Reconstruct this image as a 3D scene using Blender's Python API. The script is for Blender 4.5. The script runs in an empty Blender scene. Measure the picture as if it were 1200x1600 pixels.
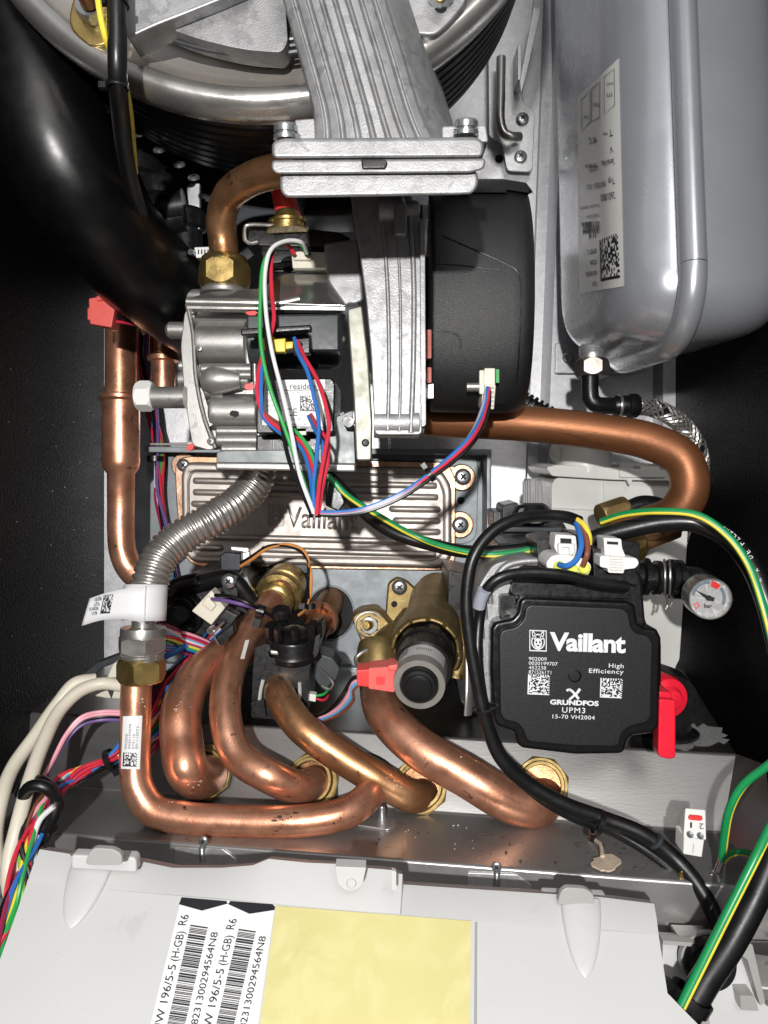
import bpy, bmesh, math, random
from mathutils import Vector, Matrix
from mathutils.bvhtree import BVHTree
random.seed(7)
C = bpy.context.scene
R = math.radians
F = 1155.6                      # focal length in pixels of the 1200x1600 photograph
CZ = 1.4                        # height of the lens above the ground
# ------------------------------------------------------------------ camera, light, exposure
cam = bpy.data.objects.new('camera', bpy.data.cameras.new('camera'))
C.collection.objects.link(cam); C.camera = cam
cam.location = (0, 0, CZ); cam.rotation_euler = (R(90), 0, 0)
cam.data.sensor_fit = 'VERTICAL'; cam.data.sensor_height = 36; cam.data.lens = 26
cam.data.clip_start = 0.01; cam.data.clip_end = 50
W = bpy.data.worlds.new('World'); C.world = W; W.use_nodes = True
nt = W.node_tree; bg = nt.nodes['Background']
tc = nt.nodes.new('ShaderNodeTexCoord'); sp = nt.nodes.new('ShaderNodeSeparateXYZ')
cr = nt.nodes.new('ShaderNodeValToRGB'); mr = nt.nodes.new('ShaderNodeMapRange')
nt.links.new(tc.outputs['Generated'], sp.inputs[0]); nt.links.new(sp.outputs['Z'], mr.inputs[0])
mr.inputs[1].default_value = -1; mr.inputs[2].default_value = 1
nt.links.new(mr.outputs[0], cr.inputs[0]); nt.links.new(cr.outputs[0], bg.inputs[0])
cr.color_ramp.elements[0].color = (.24, .22, .21, 1); cr.color_ramp.elements[0].position = .25
cr.color_ramp.elements[1].color = (.75, .76, .80, 1); cr.color_ramp.elements[1].position = .8
e = cr.color_ramp.elements.new(.5); e.color = (.34, .33, .33, 1)
bg.inputs[1].default_value = .52
def area(name, loc, target, size, power, col=(1, 1, 1), sy=None):
    l = bpy.data.lights.new(name, 'AREA'); l.energy = power; l.color = col; l.size = size
    if sy: l.shape = 'RECTANGLE'; l.size_y = sy
    else: l.shape = 'DISK'
    o = bpy.data.objects.new(name, l); C.collection.objects.link(o); o.location = loc
    o.rotation_euler = (Vector(target) - Vector(loc)).to_track_quat('-Z', 'Y').to_euler()
    return o
area('phone_flash', (-.055, -.42, CZ + .10), (0, .5, CZ), .02, 7.2, (1, .985, .96))
area('room_fill', (.15, -1.0, CZ + .75), (0, .5, CZ), .5, 4.5, (1, .97, .93), .35)  # soft fill lamp added behind the camera to give the metal reflections
C.view_settings.view_transform = 'Standard'; C.view_settings.look = 'None'
C.view_settings.gamma = 1; C.view_settings.exposure = 0; C.view_settings.use_curve_mapping = False
C.render.engine = 'CYCLES'
C.cycles.max_bounces = 6; C.cycles.sample_clamp_indirect = 4

# ------------------------------------------------------------------ materials
def mat(name, col, metal=0, rough=.4, var=.12, vscale=60, rvar=.08, bump=0, bscale=900, dirt=None, dscale=120, dthr=.62,
        coat=0, col2=None, c2scale=40, c2thr=.5, trans=0, stretch=None, spec=None, emit=0, spangle=0):
    m = bpy.data.materials.new(name); m.use_nodes = True
    n = m.node_tree.nodes; L = m.node_tree.links; b = n['Principled BSDF']
    b.inputs['Metallic'].default_value = metal
    if coat: b.inputs['Coat Weight'].default_value = coat; b.inputs['Coat Roughness'].default_value = .08
    if trans: b.inputs['Transmission Weight'].default_value = trans
    if spec is not None: b.inputs['Specular IOR Level'].default_value = spec
    t = n.new('ShaderNodeTexCoord'); v = t.outputs['Object']
    if stretch:
        mp = n.new('ShaderNodeMapping'); mp.inputs['Scale'].default_value = stretch; L.new(v, mp.inputs[0]); v = mp.outputs[0]
    def noise(s, d=4, dist=0):
        x = n.new('ShaderNodeTexNoise'); x.inputs['Scale'].default_value = s; x.inputs['Detail'].default_value = d
        x.inputs['Distortion'].default_value = dist; L.new(v, x.inputs['Vector']); return x.outputs['Fac']
    def ramp(f, a, b_):
        x = n.new('ShaderNodeMapRange'); x.inputs[1].default_value = a; x.inputs[2].default_value = b_; L.new(f, x.inputs[0]); return x.outputs[0]
    def mix(f, a, b_):
        x = n.new('ShaderNodeMix'); x.data_type = 'RGBA'
        for s, q in ((0, f), (6, a), (7, b_)):
            if hasattr(q, 'links'): L.new(q, x.inputs[s])
            elif s == 0: x.inputs[0].default_value = q
            else: x.inputs[s].default_value = (*q, 1)
        return x.outputs[2]
    lo = tuple(max(0, c * (1 - var)) for c in col); hi = tuple(min(1, c * (1 + var)) for c in col)
    nf = noise(vscale)
    c = mix(ramp(nf, .3, .7), lo, hi)
    if col2: c = mix(ramp(noise(c2scale, 5, 1.2), c2thr - .08, c2thr + .14), c, col2)
    if spangle:
        vo = n.new('ShaderNodeTexVoronoi'); vo.inputs['Scale'].default_value = spangle; L.new(v, vo.inputs['Vector'])
        sx = n.new('ShaderNodeSeparateColor'); L.new(vo.outputs['Color'], sx.inputs[0])
        c = mix(ramp(sx.outputs[0], 0, 1), tuple(q * .92 for q in col), tuple(min(1, q * 1.05) for q in col))
    if dirt:
        c = mix(ramp(noise(dscale, 8, .6), dthr, dthr + .06), c, dirt)
    L.new(c, b.inputs['Base Color'])
    L.new(ramp2(n, L, noise(vscale * 1.7 + 13), max(.03, rough - rvar), rough + rvar), b.inputs['Roughness'])
    if bump:
        bp = n.new('ShaderNodeBump'); bp.inputs['Strength'].default_value = bump; bp.inputs['Distance'].default_value = .0006
        L.new(noise(bscale, 3), bp.inputs['Height']); L.new(bp.outputs[0], b.inputs['Normal'])
    if emit: L.new(c, b.inputs['Emission Color']); b.inputs['Emission Strength'].default_value = emit
    return m
def ramp2(n, L, f, a, b_):
    x = n.new('ShaderNodeMapRange'); x.inputs[1].default_value = .3; x.inputs[2].default_value = .7
    x.inputs[3].default_value = a; x.inputs[4].default_value = b_; L.new(f, x.inputs[0]); return x.outputs[0]

COPPER = mat('copper', (.78, .395, .255), .82, .32, .16, 45, .09, .12, 700, dirt=(.30, .135, .08), dscale=150, dthr=.65, col2=(.64, .285, .17), c2scale=34, c2thr=.52)
COPPER_O = mat('copper_oxidised', (.54, .285, .145), .84, .35, .2, 60, .08, .12, 700, dirt=(.17, .08, .04), dscale=80, dthr=.62, col2=(.38, .19, .09), c2scale=30, c2thr=.5)
COPPER_B = mat('copper_brown', (.25, .098, .042), .62, .46, .22, 40, .07, .15, 900, dirt=(.20, .08, .035), dscale=70, dthr=.6, stretch=(.2, 1, 1))
BRASS = mat('brass', (.56, .40, .15), .92, .28, .12, 80, .07, .12, 900, dirt=(.25, .16, .05), dscale=90, dthr=.67)
BRASS_N = mat('brass_lock_nut', (.27, .19, .07), .7, .5, .15, 90, .07, .15, 900, dirt=(.13, .08, .03), dscale=90, dthr=.6)
DISHM = mat('polished_dish', (.50, .465, .42), .62, .30, .08, 22, .06)
BRASS_D = mat('brass_cast', (.32, .23, .095), .80, .44, .2, 70, .08, .35, 1400, dirt=(.13, .09, .04), dscale=60, dthr=.62)
STEEL = mat('stainless_steel', (.52, .505, .48), .85, .30, .06, 50, .07, .06, 600)
CHROME = mat('bright_steel', (.60, .59, .575), .92, .18, .05, 50, .05)
NICKEL = mat('pressed_nickel_steel', (.50, .455, .42), .72, .47, .06, 90, .05, .10, 1500, dirt=(.42, .375, .34), dscale=90, dthr=.6)
HOSE = mat('corrugated_steel', (.50, .475, .44), .82, .30, .1, 90, .06)
ZINC = mat('galvanised_zinc', (.62, .63, .63), .85, .42, .05, 300, .08, .08, 700, spangle=420)
ZINC_D = mat('galvanised_floor', (.43, .42, .41), 1, .30, .05, 30, .025, .05, 600)
PANEL = mat('zinc_back_sheet', (.70, .70, .72), .75, .42, .05, 60, .05, .10, 600, spangle=500)
PLATE = mat('zinc_grey_plate', (.235, .255, .27), .65, .50, .06, 60, .06, .08, 700)
CAST = mat('cast_aluminium', (.36, .36, .365), .60, .48, .12, 130, .08, .22, 1300, dirt=(.28, .28, .285), dscale=160, dthr=.55, col2=(.30, .30, .30), c2scale=28, c2thr=.55)
CAST2 = mat('die_cast_valve_metal', (.34, .33, .315), .72, .42, .08, 120, .06, .14, 1300, dirt=(.26, .255, .25), dscale=120, dthr=.6)
SCREW = mat('plated_screw', (.45, .47, .48), .85, .28, .05, 300, .05)
VESSEL = mat('silver_grey_paint', (.44, .455, .49), .55, .28, .03, 30, .03, .0, 500, coat=.25)
BLACK = mat('black_plastic', (.0075, .0075, .008), 0, .33, .2, 200, .08, .12, 1200)
BLACK_T = mat('black_textured_plastic', (.008, .008, .0085), 0, .42, .3, 900, .06, .35, 2600, dirt=(.030, .030, .030), dscale=900, dthr=.67)
TUBE = mat('black_rubber_tube', (.0022, .0022, .0025), 0, .33, .2, 60, .05, .05, 300, dirt=(.02, .02, .02), dscale=500, dthr=.75, spec=.4)
RUBBER = mat('black_cable_rubber', (.006, .006, .0065), 0, .36, .2, 90, .06, .08, 500)
PUMPF = mat('matt_black_cover', (.0095, .010, .0115), 0, .42, .1, 400, .04, .15, 2400, dirt=(.05, .05, .05), dscale=700, dthr=.735)
PUMPE = mat('satin_black_rim', (.0045, .0045, .0052), 0, .26, .1, 200, .05)
FOAM = mat('black_insulation', (.0024, .0021, .002), 0, .5, .3, 250, .08, 1.0, 650, dirt=(.012, .011, .010), dscale=330, dthr=.76, spec=.07)
GREYB = mat('dark_grey_plastic', (.035, .040, .045), 0, .4, .08, 200, .06, .05, 900)
NAVY = mat('navy_plastic', (.010, .011, .024), 0, .45, .1, 200, .06, .1, 900)
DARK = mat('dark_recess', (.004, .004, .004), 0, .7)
WHITE = mat('white_plastic', (.78, .78, .75), 0, .4, .02, 60, .06)
COVER = mat('light_grey_plastic', (.57, .57, .562), 0, .42, .02, 25, .06, .12, 1600, dirt=(.52, .52, .51), dscale=45, dthr=.66)
COVER_G = mat('soft_grey_plastic', (.37, .37, .355), 0, .42, .02, 60, .06)
SIPHON = mat('siphon_plastic', (.68, .68, .645), 0, .38, .03, 40, .05, .04, 500)
CREAM = mat('cream_cable', (.68, .63, .52), 0, .42, .05, 40, .06, .04, 300)
IVORY = mat('ivory_plastic', (.72, .68, .57), 0, .42, .03, 90, .05)
PAPER = mat('label_paper', (.80, .80, .80), 0, .42, .015, 40, .05)
PAPER_G = mat('foil_label', (.56, .555, .53), .1, .35, .05, 30, .05)
TAG = mat('tag_foil', (.72, .72, .73), 0, .33, .02, 30, .05)
YELLOW_P = mat('yellow_sticky_paper', (.66, .60, .26), 0, .55, .07, 14, .05, .1, 300, col2=(.70, .64, .31), c2scale=55, c2thr=.5)
INK = mat('black_ink', (.015, .015, .018), 0, .5)
INKG = mat('grey_ink', (.16, .16, .17), 0, .5)
INKW = mat('white_print', (.72, .74, .76), 0, .5)
RED = mat('red_plastic', (.80, .045, .045), 0, .36, .06, 90, .06)
RED_C = mat('coral_red_plastic', (.78, .12, .10), 0, .42, .06, 90, .06)
RED_L = mat('red_lever_plastic', (.78, .015, .04), 0, .33, .05, 90, .06)
YEL = mat('yellow_plastic', (.80, .62, .05), 0, .4)
GREY_K = mat('grey_knob_plastic', (.28, .28, .27), 0, .45, .05, 200, .05)
ORINGG = mat('grey_clip', (.45, .45, .42), 0, .4)
SILI = mat('beige_sealant', (.62, .50, .38), 0, .5, .15, 300, .05, .5, 500)
STAIN = mat('lime_stain', (.42, .42, .41), .5, .6, .3, 700, .1, .4, 900)
GLASS = mat('clear_lens', (.9, .9, .9), 0, .03, .02, trans=1)
SKIRT = mat('fan_side_black', (.0028, .0028, .0031), 0, .38, .1, 60, .05, spec=.4)
wc = dict(red=(.62, .03, .06), blue=(.03, .16, .50), green=(.03, .36, .08), white=(.78, .78, .78), black=(.006, .006, .006), pink=(.85, .38, .45),
          brown=(.22, .07, .04), violet=(.16, .09, .28), orange=(.72, .30, .08), yellow=(.82, .66, .06), grey=(.36, .38, .45), sky=(.12, .42, .75), maroon=(.30, .02, .08), lime=(.22, .5, .08))
WM = {k: mat(k + '_wire_sheath', c, 0, .33, .08, 90, .05) for k, c in wc.items()}
EARTH = mat('green_earth_sheath', (.01, .26, .08), 0, .32, .08, 90, .05)

# ------------------------------------------------------------------ geometry helpers
def P(x, y, Y): return Vector(((x - 600) / F * Y, Y, CZ + (800 - y) / F * Y))
def S(px, Y): return px * Y / F
class Plane:
    def __init__(s, p, n):
        s.p = Vector(p); s.n = Vector(n).normalized()
        if s.n.y > 0: s.n = -s.n
    def __call__(s, x, y, h=0):
        d = P(x, y, 1) - Vector((0, 0, CZ)); o = Vector((0, 0, CZ))
        t = (s.p - o).dot(s.n) / d.dot(s.n)
        return o + d * t + s.n * h
def flat(Y): return Plane((0, Y, CZ), (0, -1, 0))
def plane3(a, b, c):
    a, b, c = P(*a), P(*b), P(*c); return Plane(a, (b - a).cross(c - a))
class OnMesh:
    def __init__(s, mb, fallback=None): s.t = BVHTree.FromPolygons([tuple(v) for v in mb.v], mb.f); s.fb = fallback
    def __call__(s, x, y, h=0):
        o = Vector((0, 0, CZ)); d = (P(x, y, 1) - o).normalized()
        hit, n, i, dist = s.t.ray_cast(o, d)
        if hit is None:
            hit, n, i, dist = s.t.find_nearest(P(x, y, s.fb or .4))
        if n.dot(d) > 0: n = -n
        return hit + n * h
def catmull(pts, n=8):
    pts = [Vector(p) for p in pts]
    if len(pts) < 3: return [pts[0].lerp(pts[-1], i / n) for i in range(n + 1)]
    q = [pts[0] * 2 - pts[1]] + pts + [pts[-1] * 2 - pts[-2]]; out = []
    for i in range(1, len(q) - 2):
        p0, p1, p2, p3 = q[i - 1:i + 3]
        t1 = max((p1 - p0).length, 1e-6) ** .5; t2 = max((p2 - p1).length, 1e-6) ** .5; t3 = max((p3 - p2).length, 1e-6) ** .5
        m1 = (p2 - p1) + ((p1 - p0) / t1 - (p2 - p0) / (t1 + t2)) * t2
        m2 = (p2 - p1) + ((p3 - p2) / t3 - (p3 - p1) / (t2 + t3)) * t2
        for k in range(n):
            t = k / n; a = 2 * t**3 - 3 * t**2 + 1; b = t**3 - 2 * t**2 + t; c = -2 * t**3 + 3 * t**2; d = t**3 - t**2
            out.append(p1 * a + m1 * b + p2 * c + m2 * d)
    out.append(pts[-1]); return out
def resample(pts, step):
    L = [0]
    for a, b in zip(pts, pts[1:]): L.append(L[-1] + (b - a).length)
    n = max(2, int(L[-1] / step)); out = []; j = 0
    for i in range(n + 1):
        s = L[-1] * i / n
        while j < len(pts) - 2 and L[j + 1] < s: j += 1
        out.append(pts[j].lerp(pts[j + 1], min(1, (s - L[j]) / max(1e-9, L[j + 1] - L[j]))))
    return out, L[-1]
def frames(pts):
    T = []
    for i in range(len(pts)):
        a = pts[max(0, i - 1)]; b = pts[min(len(pts) - 1, i + 1)]; T.append((b - a).normalized())
    u = T[0].orthogonal().normalized(); out = []
    for t in T:
        u = (u - t * u.dot(t)).normalized(); out.append((t, u, t.cross(u)))
    return out
class MB:
    def __init__(s): s.v = []; s.f = []
    def add(s, v, f):
        o = len(s.v); s.v += [Vector(x) for x in v]; s.f += [tuple(o + i for i in q) for q in f]; return s
    def tube(s, pts, r, seg=16, n=8, rf=None, caps=True, raw=False, flat_=1):
        c = [Vector(p) for p in pts] if raw else catmull(pts, n)
        fr = frames(c); V = []; Fc = []; N = len(c)
        for i, (p, (t, a, b)) in enumerate(zip(c, fr)):
            rr = r * (rf(i / (N - 1)) if rf else 1)
            for k in range(seg):
                th = 2 * math.pi * k / seg; V.append(p + a * math.cos(th) * rr + b * math.sin(th) * rr * flat_)
        for i in range(N - 1):
            for k in range(seg):
                k2 = (k + 1) % seg; Fc.append((i * seg + k, i * seg + k2, (i + 1) * seg + k2, (i + 1) * seg + k))
        if caps: Fc.append(tuple(range(seg))[::-1]); Fc.append(tuple((N - 1) * seg + k for k in range(seg)))
        return s.add(V, Fc)
    def lathe(s, o, ax, prof, seg=32, up=None, phase=0, sx=1, caps=True):
        o = Vector(o); ax = Vector(ax).normalized()
        u = Vector(up) if up else (Vector((0, 0, 1)) if abs(ax.z) < .9 else Vector((1, 0, 0)))
        u = (u - ax * u.dot(ax)).normalized(); w = ax.cross(u); V = []; Fc = []
        for r, h in prof:
            r = max(r, 1e-6)
            for k in range(seg):
                th = 2 * math.pi * k / seg + phase
                V.append(o + ax * h + u * math.cos(th) * r + w * math.sin(th) * r * sx)
        for i in range(len(prof) - 1):
            for k in range(seg):
                k2 = (k + 1) % seg; Fc.append((i * seg + k, i * seg + k2, (i + 1) * seg + k2, (i + 1) * seg + k))
        if caps and prof[0][0] > 1e-5: Fc.append(tuple(range(seg))[::-1])
        if caps and prof[-1][0] > 1e-5: Fc.append(tuple((len(prof) - 1) * seg + k for k in range(seg)))
        return s.add(V, Fc)
    def prism(s, poly, vec):
        n = len(poly); vec = Vector(vec); V = [Vector(p) for p in poly] + [Vector(p) + vec for p in poly]
        Fc = [tuple(range(n)), tuple(range(2 * n - 1, n - 1, -1))] + [(i, i + n, (i + 1) % n + n, (i + 1) % n) for i in range(n)]
        return s.add(V, Fc)
    def slab(s, px, pl, th, vp=(600, 700)):   # outline in the picture on plane pl, extruded back; the boiler's own depth axis runs a little uphill
        if not callable(pl): pl = flat(pl); d = (P(*vp, 1) - Vector((0, 0, CZ))) * th
        else: d = -pl.n * th
        return s.prism([pl(x, y) for x, y in px], d)
def rnd(pts, r, n=4):
    out = []; N = len(pts)
    for i in range(N):
        p = Vector((*pts[i], 0)); a = Vector((*pts[i - 1], 0)) - p; b = Vector((*pts[(i + 1) % N], 0)) - p
        rr = r[i] if isinstance(r, (list, tuple)) else r
        d = min(rr, a.length * .48, b.length * .48)
        if d < .5: out.append((p.x, p.y)); continue
        A = p + a.normalized() * d; B = p + b.normalized() * d
        for k in range(n + 1):
            t = k / n; q = A * (1 - t) ** 2 + p * 2 * t * (1 - t) + B * t * t; out.append((q.x, q.y))
    return out
def rect(x0, y0, x1, y1, r=0, n=4):
    p = [(x0, y0), (x1, y0), (x1, y1), (x0, y1)]; return rnd(p, r, n) if r else p
def circ(x, y, r, n=24, ry=None): return [(x + r * math.cos(2 * math.pi * k / n), y + (ry or r) * math.sin(2 * math.pi * k / n)) for k in range(n)]
ROOTS = []
def part(name, mb, m, parent=None, bevel=0, ang=38, seg=2, label=None):
    me = bpy.data.meshes.new(name); me.from_pydata([tuple(v) for v in mb.v], [], mb.f)
    bm = bmesh.new(); bm.from_mesh(me); bmesh.ops.recalc_face_normals(bm, faces=bm.faces); bm.to_mesh(me); bm.free()
    me.materials.append(m); me.polygons.foreach_set('use_smooth', [True] * len(me.polygons)); me.update()
    o = bpy.data.objects.new(name, me); C.collection.objects.link(o)
    if bevel:
        b = o.modifiers.new('bevel', 'BEVEL'); b.width = bevel; b.segments = seg; b.limit_method = 'ANGLE'; b.angle_limit = R(35); b.use_clamp_overlap = True
        w = o.modifiers.new('wn', 'WEIGHTED_NORMAL'); w.keep_sharp = True
    else: me.set_sharp_from_angle(angle=R(ang))
    if parent: o.parent = parent
    else: ROOTS.append(o)
    if label: o['label'] = label
    return o
def thing(name, label, cat, group=None, kind=None):
    o = bpy.data.objects.new(name, None); C.collection.objects.link(o); ROOTS.append(o); return tag(o, label, cat, group, kind)
def tag(o, label, cat, group=None, kind=None):
    o['label'] = label; o['category'] = cat
    if group: o['group'] = group
    if kind: o['kind'] = kind
    return o
# flat marks on a surface: f(x,y,h) maps picture coordinates onto the real surface
def patch(name, quad, f, m, parent=None, h=.0002, nu=1, nv=1, rad=0, th=0):
    a, b, c, d = [Vector((*q, 0)) for q in quad]        # tl tr br bl
    mb = MB(); V = []; Fc = []
    for j in range(nv + 1):
        for i in range(nu + 1):
            u = i / nu; v = j / nv; q = a.lerp(b, u).lerp(d.lerp(c, u), v); V.append(f(q.x, q.y, h))
    for j in range(nv):
        for i in range(nu): k = j * (nu + 1) + i; Fc.append((k, k + 1, k + nu + 2, k + nu + 1))
    mb.add(V, Fc); o = part(name, mb, m, parent)
    if th: s = o.modifiers.new('s', 'SOLIDIFY'); s.thickness = th
    return o
def marks(name, polys, f, m, parent=None, h=.0004):
    mb = MB()
    for p in polys: mb.add([f(x, y, h) for x, y in p], [tuple(range(len(p)))])
    return part(name, mb, m, parent)
def ring(pa, pb): return [[pa[i], pa[(i + 1) % len(pa)], pb[(i + 1) % len(pa)], pb[i]] for i in range(len(pa))]
def text(name, s, a, b, hgt, f, m, parent=None, h=.0005, bold=0, space=1.0, ext=0, up=None):
    cu = bpy.data.curves.new('t', 'FONT'); cu.body = s; cu.offset = bold; cu.space_character = space; cu.resolution_u = 3
    t = bpy.data.objects.new('t', cu); me = bpy.data.meshes.new_from_object(t)
    bpy.data.objects.remove(t); bpy.data.curves.remove(cu)
    xs = [v.co.x for v in me.vertices]; x0, x1 = min(xs), max(xs)
    a = Vector((*a, 0)); b = Vector((*b, 0)); d = b - a
    u = Vector((*up, 0)).normalized() if up else Vector((d.y, -d.x, 0)).normalized()
    if not up and hgt < 0: pass
    V = []
    for v in me.vertices:
        q = a + d * ((v.co.x - x0) / (x1 - x0)) + u * hgt * v.co.y / .70; V.append(f(q.x, q.y, h))
    mb = MB(); mb.add(V, [tuple(p.vertices) for p in me.polygons]); bpy.data.meshes.remove(me)
    o = part(name, mb, m, parent)
    if ext: sd = o.modifiers.new('s', 'SOLIDIFY'); sd.thickness = ext; sd.offset = 0
    return o
def matrix_code(quad, f, m, parent, n=16, h=.0004, seed=1):
    rg = random.Random(seed); a, b, c, d = [Vector((*q, 0)) for q in quad]; polys = []
    for j in range(n):
        for i in range(n):
            on = (i == 0 or j == n - 1 or (j == 0 and i % 2 == 0) or (i == n - 1 and j % 2) or (0 < i < n - 1 and 0 < j < n - 1 and rg.random() < .5))
            if not on: continue
            p = []
            for u, v in ((i, j), (i + 1, j), (i + 1, j + 1), (i, j + 1)):
                q = a.lerp(b, u / n).lerp(d.lerp(c, u / n), v / n); p.append((q.x, q.y))
            polys.append(p)
    return marks('matrix_print', polys, f, m, parent, h)
def screw(x, y, Y, r, parent=None, m=None, ax=(0, -1, 0), washer=1.0, name='screw', hgt=.5):
    mb = MB(); q = S(r, Y); o = P(x, y, Y)
    if washer > 1: mb.lathe(o, ax, [(0, 0), (q * washer, 0), (q * washer, q * .18), (q, q * .2)], 24)
    mb.lathe(o, ax, [(q, 0), (q, q * hgt * .5), (q * .85, q * hgt * .85), (q * .55, q * hgt)], 24)
    s_ = part(name, mb, m or SCREW, parent)
    md = MB(); rr = q * .42
    v = Vector(ax).normalized(); u = v.orthogonal().normalized(); w = v.cross(u); ce = o + v * (q * hgt + .00005)
    for A, B in ((u, w), (w, u)):
        md.add([ce - A * rr - B * rr * .28, ce + A * rr - B * rr * .28, ce + A * rr + B * rr * .28, ce - A * rr + B * rr * .28], [(0, 1, 2, 3)])
        ce = ce + v * .00003
    part('drive_slot', md, DARK, s_)
    return s_
def wire(pts, r, m, parent=None, name='wire', n=8, seg=8, rf=None):
    Ym = sum(p[2] for p in pts) / len(pts)
    return part(name, MB().tube([P(*p) for p in pts], S(r, Ym), seg, n, rf), m, parent)
def loom(parent, pts, cols, r, spread, seed=0, ends=None):
    rg = random.Random(seed); n = len(cols)
    for i, c in enumerate(cols):
        th = 2 * math.pi * i / n + rg.random(); k = rg.uniform(.35, 1); q = []
        for j, (x, y, Y) in enumerate(pts):
            w = spread if not isinstance(spread, (list, tuple)) else spread[j]
            t2 = th + j * rg.uniform(-.25, .45)
            q.append((x + math.cos(t2) * w * k, y + math.sin(t2) * w * k * .6, Y + S(math.sin(t2 + 1) * w * k * .6, Y)))
        wire(q, r, WM[c], parent, seg=7, n=6)
def tie(x, y, Y, r, d, parent=None, name='cable_tie', w=5, head=True, label=None):
    # cable tie: band round a bundle whose direction in the picture is d
    mb = MB(); a = Vector((d[0], 0, -d[1])).normalized(); q = S(r, Y); hw = S(w, Y)
    mb.lathe(P(x, y, Y), a, [(q * .93, -hw), (q * 1.05, -hw), (q * 1.05, hw), (q * .93, hw), (q * .93, -hw)], 18, caps=False)
    if head:
        c = P(x, y, Y) + Vector((a.z, 0, -a.x)) * q * 1.1; s_ = S(w * .95, Y)
        e_ = Vector((a.z, 0, -a.x))
        mb.prism([c - a * s_ - Vector((0, s_, 0)), c + a * s_ - Vector((0, s_, 0)), c + a * s_ + Vector((0, s_, 0)), c - a * s_ + Vector((0, s_, 0))], e_ * s_ * 2.4)
    return part(name, mb, BLACK, parent)
def hexnut(o, ax, r, h, m, parent, name='nut', hole=0, phase=0, n=6):
    """hex nut with turned chamfers: hexagon whose corners are cut by a cone"""
    ax = Vector(ax).normalized(); mb = MB(); u = (Vector((0, 0, 1)) if abs(ax.z) < .9 else Vector((1, 0, 0)))
    u = (u - ax * u.dot(ax)).normalized(); w = ax.cross(u); seg = n * 8; V = []; Fc = []
    ap = r * math.cos(math.pi / n); rows = [(0, 0), (.0, 1), (.14, 2), (.86, 2), (1, 1), (1, 0)]
    for t, kd in rows:
        for k in range(seg):
            th = 2 * math.pi * k / seg; loc = (th % (2 * math.pi / n)) - math.pi / n; hx = ap / math.cos(loc)
            if kd == 0: rr = hole or 1e-6; tt = t
            elif kd == 1: rr = ap * .98; tt = t
            else:
                rr = hx; over = (hx - ap) / (r - ap); tt = (.02 + .2 * over) if t < .5 else (.98 - .2 * over)
            V.append(Vector(o) + ax * h * tt + (u * math.cos(th + phase) + w * math.sin(th + phase)) * rr)
    for i in range(len(rows) - 1):
        for k in range(seg): k2 = (k + 1) % seg; Fc.append((i * seg + k, i * seg + k2, (i + 1) * seg + k2, (i + 1) * seg + k))
    mb.add(V, Fc); return part(name, mb, m, parent, ang=14)
def hare(f, x, y, w, hh, m, dark, parent, h=.0004, d=(1, 0), e=(0, 1), frame=True):
    """framed round-headed long-eared emblem; (x,y) is the frame's upper left corner, d and e the picture directions"""
    def q(u, v): return (x + d[0] * u * w + e[0] * v * hh, y + d[1] * u * w + e[1] * v * hh)
    def el(cx, cy, a, b, rot=0, n=16): return [q(cx + a * math.cos(t) * math.cos(rot) - b * math.sin(t) * math.sin(rot), cy + a * math.cos(t) * math.sin(rot) + b * math.sin(t) * math.cos(rot)) for t in [2 * math.pi * k / n for k in range(n)]]
    polys = []
    if frame:
        A = [q(*p) for p in rnd([(0, 0), (1, 0), (1, 1), (0, 1)], 0)]; B = [q(*p) for p in [(.05, .05), (.95, .05), (.95, .95), (.05, .95)]]
        polys += ring(A, B)
    polys += ring(el(.5, .55, .40, .38), el(.5, .55, .34, .32))
    polys += ring(el(.27, .26, .10, .23, -.35), el(.27, .26, .05, .16, -.35)) + ring(el(.73, .26, .10, .23, .35), el(.73, .26, .05, .16, .35))
    polys.append(el(.5, .62, .23, .24))
    marks('emblem', polys, f, m, parent, h)
    marks('emblem_face', [el(.40, .57, .05, .06), el(.60, .57, .05, .06), el(.5, .72, .07, .04), el(.38, .70, .03, .02), el(.62, .70, .03, .02)], f, dark, parent, h + .0002)

# ------------------------------------------------------------------ casing
YB = .60
# back sheet with two pressed vertical grooves
def groove_sheet():
    mb = MB(); xs = []
    def line(y): # picture x of columns at height y, and their depth
        g1 = 866 - (y / 900.0) * 34; g2 = 1022
        return [(120, 0), (g1 - 17, 0), (g1 - 8, .016), (g1 + 8, .016), (g1 + 17, 0), (g2 - 14, 0), (g2 - 6, .012), (g2 + 6, .012), (g2 + 14, 0), (1068, 0), (1068, .03)]
    ys = [-500, 0, 300, 600, 900, 1130]; rows = [line(y) for y in ys]; V = []
    for y, r in zip(ys, rows):
        for x, d in r: p = P(x, y, YB); V.append(p + Vector((0, d, 0)))
    n = len(rows[0])
    return mb.add(V, [(j * n + i, j * n + i + 1, (j + 1) * n + i + 1, (j + 1) * n + i) for j in range(len(ys) - 1) for i in range(n - 1)])
tag(part('back_wall', groove_sheet(), PANEL, ang=25), 'silvery zinc sheet behind everything, with pressed vertical grooves', 'casing sheet', kind='structure')
bw = MB(); bw.add([P(-400, -800, .64), P(1700, -800, .64), P(1700, 1700, .64), P(-400, 1700, .64)], [(0, 1, 2, 3)])
tag(part('outer_wall', bw, FOAM), 'dark surface behind the zinc sheet', 'wall', kind='structure')
XL, XR = -.227, .2365
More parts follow.
